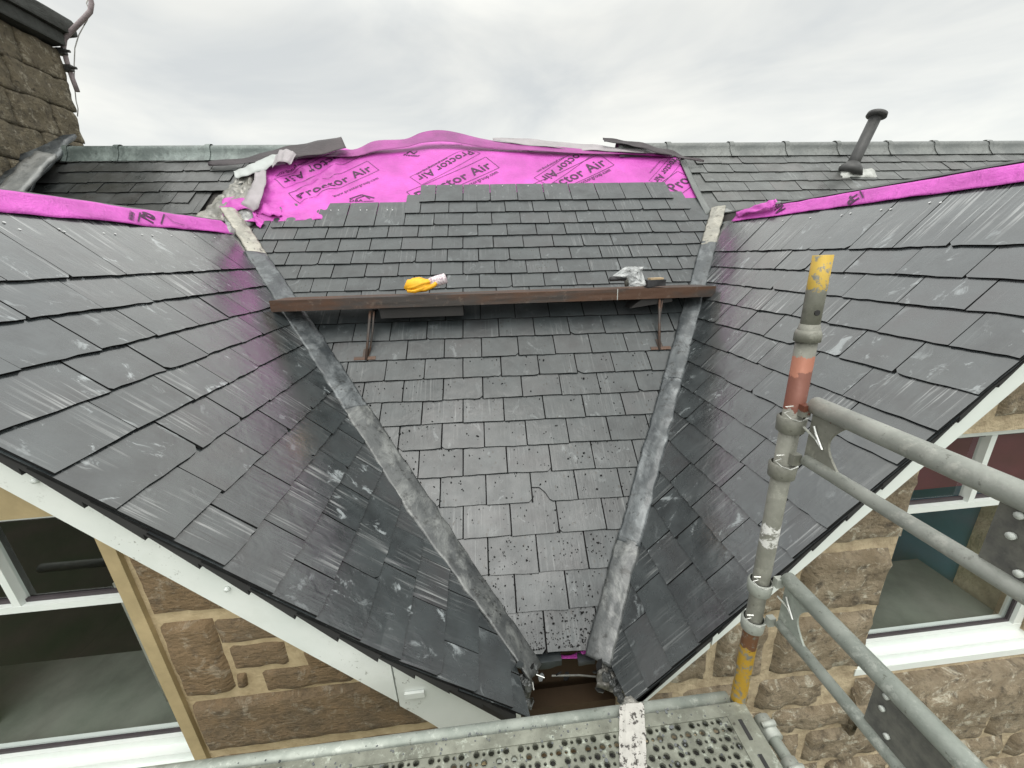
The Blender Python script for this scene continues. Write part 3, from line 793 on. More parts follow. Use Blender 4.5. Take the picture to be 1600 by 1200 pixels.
mb = MB(); mb.tube([cpt(*p, 6.5) for p in [(131, 40), (123, 55), (117, 75), (116, 100), (116, 130), (119, 158), (122, 170), (121, 182)]], .006, 6)
mb.tube([cpt(*p, 6.5) for p in [(139, -5), (135, 5), (140, 18), (136, 32), (131, 40)]], .006, 6); mb.build('cable', 'cable_white', mast, smooth=True)

# ------------------------------------------------------------------ pink membrane with its print
def poly_t(P, t):
    L_ = [0]; 
    for p, q in zip(P[:-1], P[1:]): L_.append(L_[-1] + np.linalg.norm(np.array(q) - np.array(p)))
    s = t * L_[-1]
    for k in range(len(P) - 1):
        if s <= L_[k + 1] + 1e-9:
            f = (s - L_[k]) / max(1e-9, L_[k + 1] - L_[k]); return np.array(P[k]) * (1 - f) + np.array(P[k + 1]) * f
    return np.array(P[-1])
def uvs_(P): return [MF.at(x, y) for x, y in P]
top_p = uvs_([(402, 262), (420, 246), (447, 234), (500, 233), (552, 230), (578, 220), (612, 212), (632, 214), (646, 207), (672, 204), (700, 203), (735, 208), (765, 216), (810, 223), (850, 228), (900, 232), (960, 235), (1020, 236), (1052, 240)])
bot_p = uvs_([(358, 348), (385, 352), (430, 350), (655, 338), (1000, 325), (1100, 314)])
lef_p = uvs_([(358, 348), (346, 330), (352, 318), (372, 310), (398, 306), (403, 290), (404, 275), (402, 262)])
rig_p = uvs_([(1100, 314), (1092, 302), (1076, 280), (1062, 255), (1052, 240)])
def memb_h(a, b):
    up = sm((b - (v_ridge - .5)) / .5)
    h = -.002 + .0025 * nz(a * 3, b * 3) + up * (.02 + .012 * nz(a * 1.7, b * 2, 4) + .003 * nz(a * 6, b * 4, 9))
    left = sm((-2.08 - a) / .10); h += left * (.03 + .04 * nz(a * 7, b * 7, 2)) - .007 * (1 - left) * sm((vts[19] + .42 - b) / .08)
    if b > v_ridge: h += -.25 * (b - v_ridge)
    return h
def coons(i, j):
    c0, c1 = poly_t(bot_p, i), poly_t(top_p, i); d0, d1 = poly_t(lef_p, j), poly_t(rig_p, j)
    q = (1 - j) * c0 + j * c1 + (1 - i) * d0 + i * d1 - ((1 - i) * (1 - j) * np.array(bot_p[0]) + i * (1 - j) * np.array(bot_p[-1]) + (1 - i) * j * np.array(top_p[0]) + i * j * np.array(top_p[-1]))
    return q
mb = MB(); mb.grid(lambda i, j: (lambda q: MF.P(q[0], q[1], memb_h(q[0], q[1])))(coons(i, j)), 240, 72, thick=MF.n * -.003)
memb = mb.build('roof_membrane', 'membrane_pink', house, smooth=True)
memb['label'] = 'bright pink printed membrane below the main ridge'
def text_mesh(body, x0y0, x1y1, F, hfun, parent, mat='print_ink', hscale=1.0, bold=.0, box=False, lift=.0045, name='lettering', fit=True):
    cu = bpy.data.curves.new('t', 'FONT'); cu.body = body; cu.offset = bold; cu.resolution_u = 3; cu.space_character = 1.05
    to = bpy.data.objects.new('t', cu); scene.collection.objects.link(to)
    dg = bpy.context.evaluated_depsgraph_get(); me = bpy.data.meshes.new_from_object(to.evaluated_get(dg))
    bpy.data.objects.remove(to)
    V = np.array([v.co[:2] for v in me.vertices]); faces = [tuple(p.vertices) for p in me.polygons]
    lo, hi = V.min(0), V.max(0)
    p0 = np.array(F.at(*x0y0)); p1 = np.array(F.at(*x1y1)); e = p1 - p0; ln = np.linalg.norm(e); e /= ln
    # handedness: seen from outside the letters must not be mirrored
    hand = 1 if np.cross(F.u, F.v) @ F.n > 0 else -1
    up = np.array([-e[1], e[0]]) * hand
    s = ln / (hi[0] - lo[0]); sy = s * hscale
    mb = MB()
    def put(x, y):
        q = p0 + e * (x - lo[0]) * s + up * y * sy
        return F.P(q[0], q[1], hfun(q[0], q[1]) + lift)
    mb.add([put(*v) for v in V], faces)
    if box:
        w = .03; X0, X1, Y0, Y1 = lo[0] - .25, hi[0] + .25, -.28, .98
        for (ax, ay, bx, by) in ((X0, Y0, X1, Y0), (X0, Y1, X1, Y1), (X0, Y0, X0, Y1), (X1, Y0, X1, Y1)):
            n = 14; dx, dy = (0, w) if ay == by else (w, 0)
            for k in range(n):
                f0, f1 = k / n, (k + 1) / n
                A = (ax + (bx - ax) * f0, ay + (by - ay) * f0); B = (ax + (bx - ax) * f1, ay + (by - ay) * f1)
                mb.add([put(A[0], A[1]), put(B[0], B[1]), put(B[0] + dx, B[1] + dy), put(A[0] + dx, A[1] + dy)], [(0, 1, 2, 3)])
    bpy.data.meshes.remove(me)
    return mb.build(name, mat, parent)
hm = memb_h
PA = 'Proctor Air'
for a, b in (((472, 315), (583, 266)), ((657, 311), (770, 262)), ((846, 304), (949, 258)), ((1057, 300), (1160, 255))):
    body = PA
    if a[0] == 1057: body = 'Pro'; b = (1080, 283)
    text_mesh(body, a, b, MF, hm, memb, hscale=1.0, bold=.012, box=True)
for a, b in (((549, 238), (441, 285)), ((732, 236), (649, 277)), ((911, 235), (843, 278)), ((1053, 246), (1020, 282))):
    text_mesh(PA, a, b, MF, hm, memb, hscale=1.0, bold=.012, box=True)
web = 'www.proctorgroup.com'
for a, b in (((506, 246), (432, 279)), ((698, 248), (650, 272)), ((880, 247), (838, 268)), ((1030, 253), (1014, 270))):
    text_mesh(web, a, b, MF, hm, memb, 'print_ink', 1.2, .005)
for a, b in (((522, 309), (592, 279)), ((705, 304), (779, 270)), ((886, 298), (955, 267))):
    text_mesh(web, a, b, MF, hm, memb, 'print_ink', 1.2, .005)
text_mesh('DBA', (546, 315.5), (567, 315), MF, hm, memb, 'print_ink', .8, .02)
mb = MB()
def line_on(F, pts, hf, w=.006, lift=.005, mb=None):
    for (x0, y0), (x1, y1) in zip(pts[:-1], pts[1:]):
        p, q = np.array(F.at(x0, y0)), np.array(F.at(x1, y1)); e = (q - p) / np.linalg.norm(q - p); nn = np.array([-e[1], e[0]]) * w
        V_ = [p - nn, q - nn, q + nn, p + nn]; mb.add([F.P(v[0], v[1], hf(v[0], v[1]) + lift) for v in V_], [(0, 1, 2, 3)])
line_on(MF, [(546, 311), (565, 304.5), (585, 309.5)], hm, .008, mb=mb); line_on(MF, [(556, 311), (570, 306), (578, 311)], hm, .006, mb=mb); line_on(MF, [(568, 315), (584, 314)], hm, .004, mb=mb)
build_each(mb, 'lettering', 'print_ink', memb)
text_mesh('Proctor', (631, 246), (656, 247), MF, hm, memb, 'print_ink', .9, .03)
mb = MB(); line_on(MF, [(636, 243), (641, 238), (647, 243), (652, 238)], hm, .012, mb=mb); line_on(MF, [(816, 238), (822, 234), (828, 239), (834, 236)], hm, .010, mb=mb); build_each(mb, 'lettering', 'print_ink', memb)
text_mesh('PROCTOR GROUP', (686, 215), (722, 216), MF, hm, memb, 'print_faint', .9, .01)
text_mesh('AIR PERMEABLE', (686, 219), (722, 220), MF, hm, memb, 'print_faint', .9, .01)
# dark folded-back laps of the membrane along the ridge, plus a painted shading band
ribbon(MF, [(325, 256, 1, 3, .06), (380, 251, 1, 5, .08), (430, 242, 2, 8, .10), (470, 235, 2, 10, .13), (505, 229, 3, 10, .15), (537, 222, 4, 8.5, .15)], .003, wob=.02).build('membrane_lap_or_shade', 'membrane_back', memb, smooth=True)
ribbon(MF, [(430, 251, 1, 3, .04), (500, 241, 1, 6, .05), (552, 238, 0, 5, .06), (585, 228, 0, 8, .07), (632, 224, 0, 7, .07), (660, 215, 0, 8, .06), (700, 213, 0, 8, .06), (760, 223, 0, 7, .06), (830, 231, 0, 4.5, .06), (900, 236, 0, 3, .06), (1000, 240, 0, 2, .06), (1050, 243, 0, 3, .06)], .002, wob=.03, seed=3).build('membrane_lap_or_shade', 'membrane_shade', memb, smooth=True)  # ribbon painting the shaded band along the top edge
ribbon(MF, [(770, 217, 0, 1.5, .075), (830, 222, 0, 5, .07), (900, 229, 0, 5, .07), (950, 232, 0, 4, .07), (1010, 237, 0, 2, .07)], .002, wob=.015, seed=5).build('membrane_lap_or_shade', 'tape_grey', memb, smooth=True)
ribbon(MF, [(943, 218, 1, 3, .14), (975, 222, 0, 3.5, .13), (1010, 229, 0, 4, .12), (1045, 238, 0, 4, .10), (1072, 246, 1, 2.5, .08), (1100, 252, 0, 1, .05)], .003, wob=.02, seed=6).build('membrane_lap_or_shade', 'membrane_back', memb, smooth=True)
# grey jointing tape peeled over the left edge
ribbon(MF, [(366, 272, 1, 5, .07), (385, 267, 2, 7, .08), (408, 258, 4, 7, .09), (428, 250, 6, 7, .11), (440, 248, 6, 8, .12)], .004, wob=.03, seed=8).build('jointing_tape', 'tape_pale', memb, smooth=True)
ribbon(MF, [(428, 252, -3, 10, .13), (438, 243, -4, 10, .18), (450, 244, -5, 9, .22), (458, 249, -5, 8, .20)], .004, wob=.02, seed=9).build('jointing_tape', 'tape_grey', memb, smooth=True)
ribbon(MF, [(408, 264, 8, 3, .08), (405, 285, 10, 2, .10), (399, 302, 11, 2, .12), (392, 318, 12, 4, .10), (384, 327, 12, 4, .05)], .004, wob=.02, seed=10).build('jointing_tape', 'tape_grey', memb, smooth=True)
# loose pink corner by the valley head
ribbon(MF, [(346, 330, 3, 8, .06), (372, 318, 3, 8, .07), (400, 322, 2, 9, .06), (425, 330, 1, 8, .05), (440, 332, 1, 5, .04)], .003, wob=.05, seed=12).build('membrane_lap_or_shade', 'membrane_pink', memb, smooth=True)
ribbon(MF, [(398, 330, 3, 8, .05), (404, 342, 8, 3, .05), (404, 354, 3, 2, .03)], .003, wob=.04, seed=13).build('membrane_lap_or_shade', 'membrane_pink', memb, smooth=True)

# pink membrane folded over each gable ridge
def strip_h(a, b, rv, seed):
    t = max(0, min(1, (b - rv + .03) / .18)); return .022 + .011 * nz(a * 2.2, b * 6, seed) + .006 * nz(a * 8, b * 16, seed) + .004 * math.sin(t * PI)
def ridge_strip(F, rv, top, Ya, Yb, seed, taper=None):
    mb = MB()
    def fn(i, j):
        Y = Ya + (Yb - Ya) * i; a = Y - F.O[1]
        w = top * (taper(i) if taper else 1)
        b = rv - .03 + (w + .03) * min(1, j / .7) if j <= .7 else rv + w - (j - .7) / .3 * .02
        h = strip_h(Y - F.O[1], b, rv, seed)
        if j > .7: h -= (j - .7) / .3 * .10
        return F.P(a, b + .006 * nz(Y * 3, seed), h)
    mb.grid(fn, 90, 12, thick=F.n * -.003)
    o = mb.build('ridge_membrane', 'membrane_pink', house, smooth=True); return o
sL = ridge_strip(LF, ridgeL_v, .155, 1.2, 4.32, 21)
sR = ridge_strip(RF, ridgeR_v, .12, 1.2, 4.05, 22, lambda i: .78 + .12 * i)
hf = lambda a, b: strip_h(a, b, ridgeL_v, 21)
hg = lambda a, b: strip_h(a, b, ridgeR_v, 22)
text_mesh('ro', (236, 353), (239, 343), LF, hf, sL, 'print_ink', 1.0, .03, lift=.006)
text_mesh('www', (205, 351), (208, 337), LF, hf, sL, 'print_ink', .8, .02, lift=.006)
mb = MB(); line_on(LF, [(213, 351), (216, 337)], hf, .005, .007, mb=mb); line_on(LF, [(249, 354), (253, 340)], hf, .005, .007, mb=mb); line_on(LF, [(253, 340), (268, 352), (285, 357)], hf, .0025, .007, mb=mb)
build_each(mb, 'lettering', 'print_ink', sL)
text_mesh('Air', (1230, 329), (1222, 318), RF, hg, sR, 'print_ink', .8, .03, lift=.006); text_mesh('Pr', (1346, 315), (1340, 304), RF, hg, sR, 'print_ink', .7, .03, lift=.006)
mb = MB(); line_on(RF, [(1353, 314), (1347, 303)], hg, .004, .007, mb=mb); line_on(RF, [(1210, 329), (1204, 320)], hg, .004, .007, mb=mb); build_each(mb, 'lettering', 'print_ink', sR)
ribbon(RF, [(1150, 334, 0, 3, .05), (1180, 326, 0, 5, .06), (1205, 318, 0, 5, .07), (1214, 314, 0, 2, .06)], .003, wob=.04, seed=14).build('membrane_lap_or_shade', 'membrane_pink', sR, smooth=True)

# ------------------------------------------------------------------ vent pipe on the right
vb = MF.P3(1328, 266, .02); vt_ = None
d = ray(1368, 184); vt_ = d * (vb[1] + .02) / d[1]
vent = MB(); vent.tube([vb, vb + (vt_ - vb) * .25, vt_], [.075, .062, .062], 20)
vo_ = vent.build('vent_pipe', 'vent_black', house, smooth=True)
ax = (vt_ - vb) / np.linalg.norm(vt_ - vb)
cpm = MB(); cpm.tube([vt_ - ax * .0, vt_ + ax * .015, vt_ + ax * .05, vt_ + ax * .07], [.07, .105, .10, .06], 20); cpm.build('vent_cap', 'vent_black', vo_, smooth=True)
cpm = MB(); cpm.tube([vb - ax * .05, vb + ax * .03, vb + ax * .09], [.15, .12, .066], 20); cpm.build('vent_collar', 'vent_black', vo_, smooth=True)
patch('vent_flashing', MF, [(1312, 282), (1378, 280), (1362, 268), (1306, 258)], 'flash_white', .04, .02, 9, 14, seed=40, thick=-.02)

# ------------------------------------------------------------------ bargeboards
def barge(F, Xa, Xb, zlo, mt, Y0=1.262, Y1=1.29, sgn=1, name='bargeboard'):
    def zt(x): return F.O[2] + (x - F.O[0]) * F.v[2] / F.v[0] - .012
    mb = MB(); mb.xprism([(Xa, zlo(Xa)), (Xb, zlo(Xb)), (Xb, zt(Xb)), (Xa, zt(Xa))], Y0, Y1)
    return mb, zt
bl = lambda x: -.640 + (x + 1.58) * (-2.025 + .640) / 1.28
zl_ = lambda p: atY(p[0], p[1], 1.26)
A, B = zl_((0, 762)), zl_((690, 1135)); bl = lambda x: A[2] + (x - A[0]) * (B[2] - A[2]) / (B[0] - A[0])
xj = atY(620, 1090, 1.262)[0]
mb, zt = barge(LF, -2.5, xj, bl, 'white'); mb.build('bargeboard', 'white_upvc_dirty', house)
mb = MB(); zf = lambda x: LF.O[2] + (x - LF.O[0]) * LF.v[2] / LF.v[0] - .012 + .09 * sm((x + .62) / .75)
xs_ = [xj + .004 + (.06 - xj) * k / 8 for k in range(9)]
mb.xprism([(x, bl(x) - .03 - .05 * sm((x + .4) / .3)) for x in xs_] + [(x, zf(x)) for x in xs_[::-1]], 1.268, 1.292); mb.build('bargeboard', 'white_upvc_dirty', house)
mb = MB(); c = atY(645, 1088, 1.255); mb.box(c[0] - .035, c[0] + .05, 1.254, 1.2665, c[2] - .014, c[2] + .016); mb.build('joint_cover', 'white_upvc_dirty', house)
A2, B2 = zl_((1600, 598)), zl_((1030, 1079)); br = lambda x: A2[2] + (x - A2[0]) * (B2[2] - A2[2]) / (B2[0] - A2[0])
xj = atY(1112, 1010, 1.262)[0]
mb, zt = barge(RF, 2.9, xj, br, 'white'); mb.build('bargeboard', 'white_upvc', house)
mb, zt = barge(RF, xj - .004, .5, lambda x: br(x) - .02, 'white', 1.268, 1.292); mb.build('bargeboard', 'white_upvc', house)
# black undercloak stepping along each verge
def undercloak(F, xs, up, w=.0):
    mb = MB(); ww = lambda x: .075 * 1.25 * sm((x + .62) / .75)
    for xa, xb in zip(xs[:-1], xs[1:]):
        zf = lambda x: F.O[2] + (x - F.O[0]) * F.v[2] / F.v[0]
        if up: mb.xprism([(xa, zf(xa) - .044 + ww(xa)), (xb, zf(xb) - .018 + ww(xb)), (xb, zf(xb) + .007 + ww(xb)), (xa, zf(xa) + .007 + ww(xa))], 1.222, 1.285)
        else: mb.xprism([(xa, zf(xa) - .026), (xb, zf(xb) - .008), (xb, zf(xb) + .008), (xa, zf(xa) + .008)], 1.250, 1.285)
    mb.build('verge_undercloak', 'felt_dark', house)
undercloak(LF, [.04] + [x + .07 for x in XL[::-1][1:]] + [-2.32], True)
undercloak(RF, [.72] + [x - .06 for x in XR[::-1][1:]] + [2.62], False)
mb = MB()
for x, y in ((57, 750), (557, 919 + 0)):
    c = atY(x if x != 557 else 356, y if x != 557 else 919, 1.262); mb.tube([c, c + np.array([0, -.012, 0])], [.011, .008], 10)
build_each(mb, 'fixing_cap', 'white_upvc', house, smooth=True)
# soffits
mb = MB()
for F, f, x0, x1 in ((LF, bl, -2.4, -.02), (RF, br, 2.7, .6)):
    mb.prism([(x0, 1.285, f(x0) + .03), (x1, 1.285, f(x1) + .03), (x1, 1.40, f(x1) + .03), (x0, 1.40, f(x0) + .03)], [(x0, 1.285, f(x0) + .045), (x1, 1.285, f(x1) + .045), (x1, 1.40, f(x1) + .045), (x0, 1.40, f(x0) + .045)])
build_each(mb, 'soffit', 'white_upvc', house)

# ------------------------------------------------------------------ stone gable walls
WY = 1.40
def ztL(x): return min(bl(x) + .05, .3)
def ztR(x): return min(br(x) + .05, .3)
LO = (-3.25, -1.515, -2.33, -.84)      # left opening x0 x1 z0 z1
RO = (1.93, 3.02, -2.30, -.84)
def wall_piece(mb, poly): mb.xprism(poly, WY, WY + .42)
mb = MB()
wall_piece(mb, [(LO[1], -6), (.05, -6), (.05, -2.25), (-.1, ztL(-.1)), (LO[1], ztL(LO[1]))])
wall_piece(mb, [(LO[0], LO[3]), (LO[1], LO[3]), (LO[1], ztL(LO[1])), (-2.38, ztL(-2.38)), (LO[0], -.5)])
wall_piece(mb, [(LO[0], -6), (LO[1], -6), (LO[1], LO[2]), (LO[0], LO[2])])
wall_piece(mb, [(-4.6, -6), (LO[0], -6), (LO[0], -.5), (-4.6, -1.9)])
wl = mb.build('gable_wall', 'mortar_buff', house)
mb = MB()
wall_piece(mb, [(.62, -6), (RO[0], -6), (RO[0], ztR(RO[0])), (.8, ztR(.8)), (.62, -2.2)])
wall_piece(mb, [(RO[0], LO[3]), (RO[1], LO[3]), (RO[1], .1), (2.66, ztR(2.66)), (RO[0], ztR(RO[0]))])
wall_piece(mb, [(RO[0], -6), (RO[1], -6), (RO[1], RO[2]), (RO[0], RO[2])])
wall_piece(mb, [(RO[1], -6), (5.2, -6), (5.2, -2.2), (RO[1], .1)])
wr = mb.build('gable_wall', 'mortar_grey', house)
def stone(mb, x0, x1, z0, z1, ztf, prot=.018, amp=.007, n=18, seed=0, cut=None):
    var = (random.random(), random.random(), random.random())
    sk = [random.uniform(-.008, .008) for _ in range(4)]
    def fn(i, j):
        x = x0 + (x1 - x0) * i; z = z0 + (z1 - z0) * j
        x += sk[0] * j + .006 * nz(z * 14, seed, 1); z += sk[1] * i + .006 * nz(x * 12, seed, 2)
        if ztf: z = min(z, ztf(x) - .0)
        e = min(i * (x1 - x0), (1 - i) * (x1 - x0), j * (z1 - z0), (1 - j) * (z1 - z0)) / .022; e = min(1, e)
        y = WY + .004 - prot * math.sqrt(max(0, 1 - (1 - e) ** 2)) - (amp * (nz(x * 11, z * 11, seed) + .6 * nz(x * 30, z * 30, seed)) if e > .3 else 0) + (.008 if e < .05 else 0)
        return (x, y, z)
    k = len(mb.f); mb.grid(fn, max(8, int((x1 - x0) / .03)), max(6, int((z1 - z0) / .03)))
    for q in range(k, len(mb.f)): mb.var[q] = var
def prect(mb, xa, ya, xb, yb, ztf, **k):
    p, q = atY(xa, ya, WY - .015), atY(xb, yb, WY - .015); stone(mb, min(p[0], q[0]), max(p[0], q[0]), min(p[2], q[2]), max(p[2], q[2]), ztf, **k)
tl = lambda x: bl(x) + .04
tr_ = lambda x: br(x) + .04
mb = MB()
MGX = -1.452       # outer edge of the dressed window margin
def zz(x, y): return atY(x, y, WY - .015)[2]
def xx(x, y): return atY(x, y, WY - .015)[0]
stone(mb, MGX, -.75, zz(235, 968), -.86, tl, prot=.024, amp=.010, seed=1)
stone(mb, MGX, xx(345, 1000) - .01, zz(290, 1093), zz(238, 977), tl, prot=.03, amp=.009, seed=2)
prect(mb, 323, 971, 455, 1001, tl, seed=3); prect(mb, 346, 1012, 456, 1042, tl, seed=4)
prect(mb, 468, 1020, 600, 1038, tl, seed=5)
prect(mb, 362, 1056, 388, 1077, tl, seed=6); prect(mb, 400, 1051, 560, 1069, tl, seed=7)
stone(mb, MGX, -.12, zz(330, 1175), zz(290, 1101), tl, prot=.032, amp=.006, seed=8)
z = zz(330, 1175) - .05; r = 0
while z > -4.2:
    h_ = random.uniform(.18, .34); x = MGX if z > -2.4 else -3.2
    while x < .0:
        w = random.uniform(.3, .75); x2 = min(x + w, .03); 
        if x2 - x > .08: stone(mb, x, x2 - .03, z - h_ + .035, z, None, seed=x * 5 + z, prot=.02)
        x = x2
    z -= h_
x = -3.2
for w in (.8, .9): stone(mb, x, x + w - .04, -.50, -.30, tl, seed=x); x += w
mb.build('stonework', 'stone_brown', wl, smooth=True)
mb = MB()
mb.box(LO[1], MGX - .008, WY - .02, WY + .06, LO[2] - .6, -.84)
mb.box(LO[0], LO[1] - .0, WY - .02, WY + .06, LO[3], LO[3] + .16)
build_each(mb, 'window_margin', 'margin_buff', wl)
# right wall
mb = MB(); RX = RO[0]
stone(mb, 1.5, RX + .0, zz(1410, 848) + .02, -.99, tr_, prot=.03, amp=.016, seed=20)
stone(mb, 1.46, RX - .03, zz(1379, 945) + .02, zz(1410, 848) - .02, tr_, prot=.045, amp=.02, seed=21)
stone(mb, 1.12, 1.44, zz(1379, 945) + .03, zz(1330, 858) - .03, tr_, prot=.035, amp=.02, seed=22)
stone(mb, 1.40, RX - .01, zz(1360, 1038) + .02, zz(1379, 945) - .03, tr_, prot=.045, amp=.018, seed=23)
stone(mb, 1.08, 1.36, zz(1360, 1038) + .03, zz(1379, 945) - .03, tr_, prot=.03, amp=.02, seed=24)
stone(mb, .75, 1.05, zz(1360, 1038) + .05, zz(1379, 945) - .02, tr_, prot=.03, amp=.018, seed=25)
z = zz(1360, 1038) - .03
for r, h_ in enumerate((.26, .22, .3, .24, .28, .3, .3)):
    x = .68 + (r % 2) * .13; lim = RX - .15 if r == 0 else 3.9
    while x < lim:
        w = random.uniform(.24, .55); x2 = min(x + w, lim)
        if x2 - x > .1: stone(mb, x, x2 - .04, z - h_ + .04, z, None, seed=x * 3 + r, prot=.035, amp=.02)
        x = x2
    z -= h_
x = 2.2
stone(mb, 2.2, 2.9, -.78, -.55, tr_, seed=41); stone(mb, 3.08, 3.9, -1.5, -1.1, None, seed=42); stone(mb, 3.08, 3.7, -2.1, -1.55, None, seed=43); stone(mb, 2.0, 3.0, -.55, -.2, tr_, seed=44)
mb.build('stonework', 'stone_weathered', wr, smooth=True)
mb = MB()
def sillfn(i, j):
    x = RO[0] + .0 + 1.35 * i; t = j
    z = -2.305 - .36 * t; y = WY + .05 - .13 * min(1, t * 1.9) + .01 * nz(x * 8, z * 8, 3)
    z += .02 * nz(x * 6, t * 3, 8)
    return (x, y, z)
mb.grid(sillfn, 60, 24); mb.box(RO[0] + .01, 3.26, WY - .055, WY + .1, -2.70, -2.32)
mb.build('stone_sill', 'stone_weathered', wr, smooth=True)

# ------------------------------------------------------------------ windows
def window(x0, x1, z0, z1, transom, mulls, Yf, label_parent, room, upper=None, lower_sill=True, cill=.11):
    w = MB(); D = .07; fr_ = .055
    w.box(x0, x1, Yf, Yf + D, z1 - fr_, z1); w.box(x0, x1, Yf, Yf + D, z0, z0 + fr_ + .03)
    w.box(x0, x0 + fr_, Yf + .002, Yf + D - .002, z0 + fr_ + .03, z1 - fr_); w.box(x1 - fr_, x1, Yf + .002, Yf + D - .002, z0 + fr_ + .03, z1 - fr_)
    root = w.build('window', 'white_upvc', label_parent)
    c = MB(); c.box(x0 - .02, x1 + .02, Yf - .075, Yf + .04, z0 - .05, z0 - .006); c.box(x0 - .02, x1 + .02, Yf - .045, Yf + .03, z0 - .0055, z0 + .035); c.build('window_cill', 'white_upvc', root)
    b = MB(); tz = transom
    b.box(x0 + fr_, x1 - fr_, Yf - .004, Yf + .04, tz - .016, tz + .016); b.build('glazing_bar', 'white_upvc', root)
    for m_ in mulls:
        b = MB(); b.box(m_ - .015, m_ + .015, Yf - .002, Yf + .04, tz + .0165, z1 - fr_ - .0005); b.build('glazing_bar', 'white_upvc', root)
    k = MB()
    for (a0, a1, b0, b1) in ((x0 + fr_, x1 - fr_, z0 + fr_ + .03, tz - .016), (x0 + fr_, x1 - fr_, tz + .016, z1 - fr_)):
        g_ = .016
        k.box(a0, a1, Yf + .02, Yf + .034, b0, b0 + g_); k.box(a0, a1, Yf + .02, Yf + .034, b1 - g_, b1); k.box(a0, a0 + g_, Yf + .0205, Yf + .0335, b0 + g_, b1 - g_); k.box(a1 - g_, a1, Yf + .0205, Yf + .0335, b0 + g_, b1 - g_)
    k.build('gasket', 'gasket', root)
    p = MB(); p.add([(x0 + fr_, Yf + .03, z0 + fr_), (x1 - fr_, Yf + .03, z0 + fr_), (x1 - fr_, Yf + .03, z1 - fr_), (x0 + fr_, Yf + .03, z1 - fr_)], [(0, 1, 2, 3)]); p.build('pane', 'window_glass', root)
    rm = MB(); X0, X1, Z0, Z1, Y0, Y1 = x0 - .04, x1 + .04, z0 - .5, z1 + .03, WY + .18, WY + 1.9
    P8 = [(X0, Y0, Z0), (X1, Y0, Z0), (X1, Y1, Z0), (X0, Y1, Z0), (X0, Y0, Z1), (X1, Y0, Z1), (X1, Y1, Z1), (X0, Y1, Z1)]
    rm.add(P8, [(0, 1, 2, 3), (7, 6, 5, 4), (3, 2, 6, 7), (0, 3, 7, 4), (2, 1, 5, 6)]); rm.build('room_behind_glass', room, root)
    s = MB(); s.box(x0 + .01, x1 - .01, Yf + .075, WY + .62, z0 + .03, z0 + .055); s.build('inner_sill', 'sill_grey', root)
    return root
wL = window(LO[0] + .02, LO[1] - .005, LO[2] + .04, LO[3] - .005, atY(100, 945, 1.47)[2], [atY(12, 920, 1.47)[0]], 1.47, wl, 'room_dark')
cm = MB(); cm.grid(lambda i, j: (-1.80 + .20 * i, 1.63 + .02 * math.sin(i * 22), -2.18 + .8 * j), 40, 2, thick=(0, .006, 0)); cm.build('curtain', 'curtain_pale', wL, smooth=True)
cm = MB(); cm.grid(lambda i, j: (-3.1 + .42 * i, 1.64 + .025 * math.sin(i * 40), -2.25 + 1.35 * j), 60, 2, thick=(0, .006, 0)); cm.build('curtain', 'sill_grey', wL, smooth=True)
wR = window(RO[0] + .01, RO[1] - .02, RO[2] + .06, LO[3] - .005, atY(1500, 790, 1.47)[2], [atY(1532, 740, 1.47)[0]], 1.47, wr, 'room_teal')
cm = MB(); cm.box(RO[0] + .03, RO[1] - .05, 1.58, 1.585, atY(1500, 790, 1.47)[2] + .03, LO[3] - .02); cm.build('roller_blind', 'blind_maroon', wR)

# ------------------------------------------------------------------ broken gutter gap between the gables
mb = MB(); mb.box(-.05, .85, 1.86, 1.94, -6, -2.32); mb.build('wall_head', 'stone_brown', house)
mb = MB(); mb.box(.06, .66, 1.52, 1.62, -2.62, -2.42); mb.box(.02, .70, 1.66, 1.70, -2.9, -2.20); build_each(mb, 'wall_plate', 'board_brown', house)
mb = MB(); mb.box(-.4, 1.1, 1.95, 2.0, -2.9, -1.9); mb.build('eaves_board', 'dark_timber', house)
mb = MB(); mb.tube([atY(862, 1056, 1.50), atY(905, 1055, 1.50), atY(950, 1059, 1.50)], .005, 8); mb.build('gutter_wire', 'galvanised_dark', house)
mb = MB(); mb.grid(lambda i, j: atY(868 + 76 * i, 1020 + 9 * j + 4 * math.sin(i * 7) * (1 - j), 1.60 - .03 * j + .006 * math.sin(i * 19)), 20, 4, thick=(0, .003, 0)); mb.build('membrane_scrap', 'membrane_pink', house, smooth=True)
for k, (x, y, w, h_) in enumerate(((860, 1033, 26, 9), (832, 1036, 20, 12), (915, 1030, 18, 5))):
    mb = MB(); c = atY(x, y, 1.56); s_ = .0024
    rough_block(mb, c[0] - w * s_, c[0] + w * s_, 1.54, 1.60, c[2] - h_ * s_, c[2] + h_ * s_, .016, 7, seed=k); mb.build('broken_slate_piece', 'slate_main', house)
def lump(name, x, y, Y, r, mt, parent=None, seed=0, sq=(1, 1, 1)):
    c = atY(x, y, Y); mb = MB(); n = 12
    def fn(i, j):
        th = j * PI; ph_ = i * 2 * PI; d = np.array([math.sin(th) * math.cos(ph_), math.sin(th) * math.sin(ph_), math.cos(th)])
        return c + d * np.array(sq) * r * (1 + .35 * nz(d[0] * 1.6 + seed, d[1] * 1.6, d[2] * 1.6) + .22 * nz(d[0] * 4 + seed, d[1] * 4, d[2] * 4))
    mb.grid(fn, 2 * n, n); return mb.build(name, mt, parent, smooth=False)
